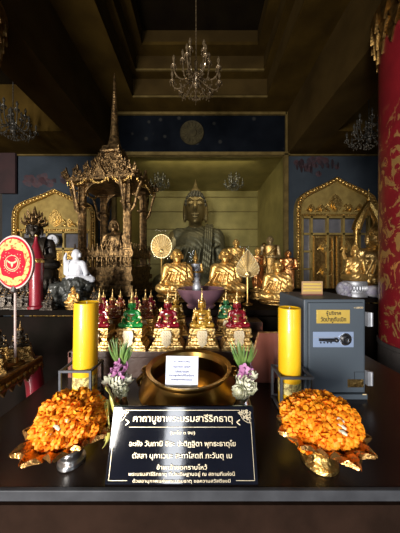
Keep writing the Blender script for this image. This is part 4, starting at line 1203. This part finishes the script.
# ------------------------------------------------------------------ vases with bouquets
def petal(m, A, L, w, cup, n=4):
    vs = []
    for i in range(n+1):
        q = i/n; ww = w*math.sin(PI*min(.97, .12+.85*q))**.8 if i < n else w*.06
        y = cup*math.sin(q*PI*.75)
        vs += [(-ww/2, -y+.15*w, q*L), (0, -y, q*L), (ww/2, -y+.15*w, q*L)]
    fs = []
    for i in range(n):
        a = 3*i
        fs += [(a, a+1, a+4, a+3), (a+1, a+2, a+5, a+4)]
    m.add(vs, fs, A)
LOT = MB()
for ring_, (k, tilt, L) in enumerate(((6, 12, .042), (7, 30, .042), (8, 52, .038))):
    for i in range(k): petal(LOT, Matrix.Rotation(2*PI*(i+.5*ring_)/k, 4, 'Z') @ T((0, -.004, 0), (R(tilt), 0, 0)), L, .024, .010)
LOT.ell((0, 0, .012), (.012, .012, .014))
LOTME = LOT.mesh('lotus_flower', 60)
ORC = MB()
for i in range(5): petal(ORC, Matrix.Rotation(2*PI*i/5, 4, 'Z') @ T((0, 0, 0), (R(68), 0, 0)), .026, .020, .004)
ORC.ell((0, 0, .006), (.005, .006, .010))
ORCME = ORC.mesh('orchid_flower', 60)
def bouquet(lbl_v, lbl_b, x, y, seedv, lotus, orch, leafn):
    rd = random.Random(seedv)
    v = thing('silver_vase', lbl_v, 'vase', (x, y, TZ))
    MB().lathe([(.034, 0), (.036, .008), (.02, .022), (.016, .04), (.028, .075), (.034, .105), (.026, .135), (.02, .15), (.03, .168), (.032, .17), (.022, .162), (.014, .14)], 20).build('vase_body', SILVER, v)
    t = thing('flower_bouquet', lbl_b, 'flowers', (x, y, TZ+.14))
    st = MB()
    def put(me, nm, mt, px, py, pz, tx, ty, s):
        o = link(nm, me, mt, t, (px, py, pz)); o.rotation_euler = (tx, ty, rd.random()*6); o.scale = (s, s, s)
        st.tube([(px*.1, py*.1, 0), (px*.5, py*.5, pz*.5), (px, py, pz)], .003, 5)
    for px, py, pz in lotus: put(LOTME, 'lotus_flower', LOTUS, px, py, pz, R(55+rd.uniform(-20, 20)), R(rd.uniform(-30, 30)), .95)
    for px, py, pz in orch: put(ORCME, 'orchid_flower', ORCHID, px, py, pz, R(60+rd.uniform(-25, 25)), R(rd.uniform(-35, 35)), 1.0)
    for i in range(leafn):
        a = rd.uniform(-.42, .42); b = rd.uniform(-.3, .35); L = rd.uniform(.08, .14)
        m = MB(); petal(m, T((a*.03, .01+b*.03, .12), (b, a, rd.uniform(-.6, .6))), L, .0070, .010, 6)
        m.build('leaf_blade', LEAF, t, smooth=60)
        st.tube([(0, 0, 0), (a*.03, .01+b*.03, .12)], .003, 5)
    st.build('stems', LEAF, t)
bouquet('small silver vase to the left of the brass bowl', 'bouquet of white lotus, pink orchids and green blades left of the brass bowl', PXx(120, .93), .93, 3,
        [(-.020, -.03, .050), (.016, -.035, .048), (.0, -.04, .070), (.028, -.02, .066), (-.035, -.01, .062)], [(-.006, -.03, .115), (.02, -.025, .110), (.008, -.03, .135), (-.022, -.015, .122), (.030, -.005, .128), (.012, -.035, .098), (-.005, .0, .148)], 32)
bouquet('small silver vase to the right of the brass bowl', 'bouquet of white and pale pink flowers with green blades right of the brass bowl', PXx(243.5, .92), .915, 5,
        [(.010, -.03, .030), (-.018, -.035, .052), (.020, -.035, .060), (-.005, -.04, .085), (.024, -.02, .092), (-.026, -.01, .080)], [(-.012, -.03, .118), (.012, -.028, .112), (-.003, -.025, .138), (.024, -.01, .13)], 32)

# ------------------------------------------------------------------ marigold bowls
MG = MB(); rd = random.Random(11)
N = 64
for i in range(N):
    zz = 1-1.75*(i+.5)/N; a = i*2.39996
    dv = Vector((math.sqrt(max(0, 1-zz*zz))*math.cos(a), math.sqrt(max(0, 1-zz*zz))*math.sin(a), zz))
    rot = dv.to_track_quat('Z', 'Y').to_matrix().to_4x4()
    A = Matrix.Translation(dv*.0075) @ rot @ Matrix.Rotation(rd.random()*6, 4, 'Z')
    L = .0115*rd.uniform(.85, 1.1); w = .0085
    MG.add([(-w*.3, 0, 0), (w*.3, 0, 0), (-w*.62, .0012, L*.7), (0, -.0018, L*.72), (w*.62, .0012, L*.7), (-w*.3, .0045, L*1.02), (w*.3, .0045, L*1.0)], [(0, 1, 3), (0, 3, 2), (1, 4, 3), (2, 3, 5), (3, 6, 5), (3, 4, 6)], A)
MG.ell((0, 0, 0), .0095, n=8, m=6)
MGME = MG.mesh('marigold_bloom', 0)
def garland(label, pts, group=None):
    t = thing('marigold_garland', label, 'garland', pts[0][1])
    o0 = Vector(pts[0][1])
    for dirv, p, s in pts:
        o = link('marigold_bloom', MGME, ORANGE, t, Vector(p)-o0)
        o.rotation_euler = Vector(dirv).to_track_quat('Z', 'Y').to_euler(); o.scale = (s, s, s)
    return t
WH = {'left': 'beside the pale green ribbons', 'right': 'in front of the safe'}
def phan(which, x, y, ax, az, seedv, foil):
    rd = random.Random(seedv)
    t = thing('offering_bowl', f'{"gilt" if which == "right" else "silver"} footed offering bowl with foil leaves under the marigold heap {WH[which]}', 'bowl', (x, y, TZ))
    fr_ = .062 if which == 'right' else .046
    MB().lathe([(fr_-.004, 0), (fr_, .004), (fr_-.002, .014), (fr_-.012, .022), (.038, .036), (.037, .044), (.046, .058), (.064, .074), (.088, .092), (.094, .100), (.086, .100), (.056, .084), (.005, .075)], 32).build('bowl_body', GOLDR if which == 'right' else SILVER, t)
    for i in range(12):
        a = 2*PI*i/12+.2
        if not foil(a): continue
        k = rd.uniform(.85, 1.2)
        m = MB(); A = T((.078*math.cos(a), .078*math.sin(a), .094), (0, 0, a+PI/2)) @ Matrix.Rotation(R(74+rd.uniform(-8, 10)), 4, 'X')
        n = 7; vs = []; fs = []
        for j in range(n+1):
            q = j/n; ww = .040*k*math.sin(PI*(.15+.84*q))**.7*(1+.25*(j % 2)); zz = q*.085*k; yy = .022*math.sin(q*PI*.8)
            vs += [(-ww, yy-.006, zz-.006), (-ww*.5, yy+.004, zz), (0, yy-.004, zz), (ww*.5, yy+.004, zz), (ww, yy-.006, zz-.006)]
        for j in range(n):
            for c in range(4):
                b = 5*j+c; fs.append((b, b+1, b+6, b+5))
        m.add(vs, fs, A); m.build('foil_leaf', FOIL, t, smooth=30)
    # the heap: blooms strung in two coils
    low = []; up = []
    n = 46; c = Vector((x, y+.005, TZ+.143)); ay = .088
    for i in range(n):
        zz = 1-1.36*(i+.5)/n; a = i*2.39996+seedv
        rr = math.sqrt(1-zz*zz)
        dv = Vector((rr*math.cos(a), rr*math.sin(a), zz))
        k = rd.uniform(.90, 1.06)
        p = c+Vector((dv.x*ax*k, dv.y*ay*k, dv.z*az*k))
        e = (Vector((dv.x, dv.y, dv.z+.3))+Vector((rd.uniform(-.35, .35), rd.uniform(-.35, .35), rd.uniform(-.2, .35))), p, rd.uniform(1.45, 1.9))
        (up if zz > .32 else low).append(e)
    g = garland(f'orange marigold garland coiled on top of the heap {WH[which]}', up)
    garland(f'orange marigold garland coiled around the bottom of the heap {WH[which]}', low)
    m = MB().ell((0, 0, 0), (ax*.78, ay*.78, az*.78), n=16, m=10)
    k = m.build('packed_stems', ORANGE, g); k.location = c-g.location
    for i in range(3):
        px, pz = rd.uniform(-.5, .3), .45+.15*i
        b = Vector((px*ax, -ay*math.sqrt(max(.05, 1-px*px-pz*pz))*1.10-.014, pz*az*1.06))
        m = MB().tube([b+Vector((-.010, 0, .004)), b, b+Vector((.011, -.004, -.006))], [.004, .006, .004], 6)
        j = m.build('jasmine_tassel', LOTUS, g); j.location = c-g.location
    return t
phan('left', PXx(71, .77), .775, .100, .070, 2, lambda a: True)
phan('right', PXx(320, .77), .775, .110, .070, 9, lambda a: True)
rd = random.Random(21); m = MB()
for i in range(16):
    a0 = rd.uniform(-.5, 1.2); L = rd.uniform(.08, .14); ph = rd.uniform(0, 6); w = rd.uniform(.006, .011)
    vs = []; fs = []; n = 12
    for j in range(n+1):
        q = j/n
        p = Vector((.005+.055*math.sin(q*2.2+a0*.3)+.02*rd.uniform(-.1, .1)+.02*math.sin(ph), -.02-.05*q*math.cos(ph)+.012*math.sin(q*9+ph), .155-.03*a0-L*q*1.0+.02*math.sin(q*6+ph)))
        wv = Vector((math.cos(q*5+ph), math.sin(q*5+ph), .5*math.sin(ph)))*w
        vs += [p-wv, p+wv]
    for j in range(n): fs.append((2*j, 2*j+1, 2*j+3, 2*j+2))
    m.add(vs, fs)
o = m.build('ribbon_bundle', RIBBON, None, (PXx(98, .80), .83, TZ+.065), smooth=60)
tag(o, 'curly pale green ribbons hanging at the side of the left marigold heap', 'ribbon')
md = o.modifiers.new('thick', 'SOLIDIFY'); md.thickness = .0008

# ------------------------------------------------------------------ camera, world, view
cam = bpy.data.cameras.new('camera'); co = bpy.data.objects.new('camera', cam); COL.objects.link(co)
co.location = (0, 0, CZ); co.rotation_euler = (R(90), 0, 0)
cam.sensor_fit = 'HORIZONTAL'; cam.sensor_width = 36; cam.lens = F/400*36
cam.shift_y = (HY-266.5)/400; cam.clip_start = .02
scene.camera = co
w = bpy.data.worlds.new('world'); scene.world = w; w.use_nodes = True
w.node_tree.nodes['Background'].inputs['Color'].default_value = (.75, .85, 1, 1); w.node_tree.nodes['Background'].inputs['Strength'].default_value = .6
vs = scene.view_settings
vs.view_transform = 'Standard'; vs.look = 'None'; vs.gamma = 1; vs.use_curve_mapping = False; vs.exposure = 0
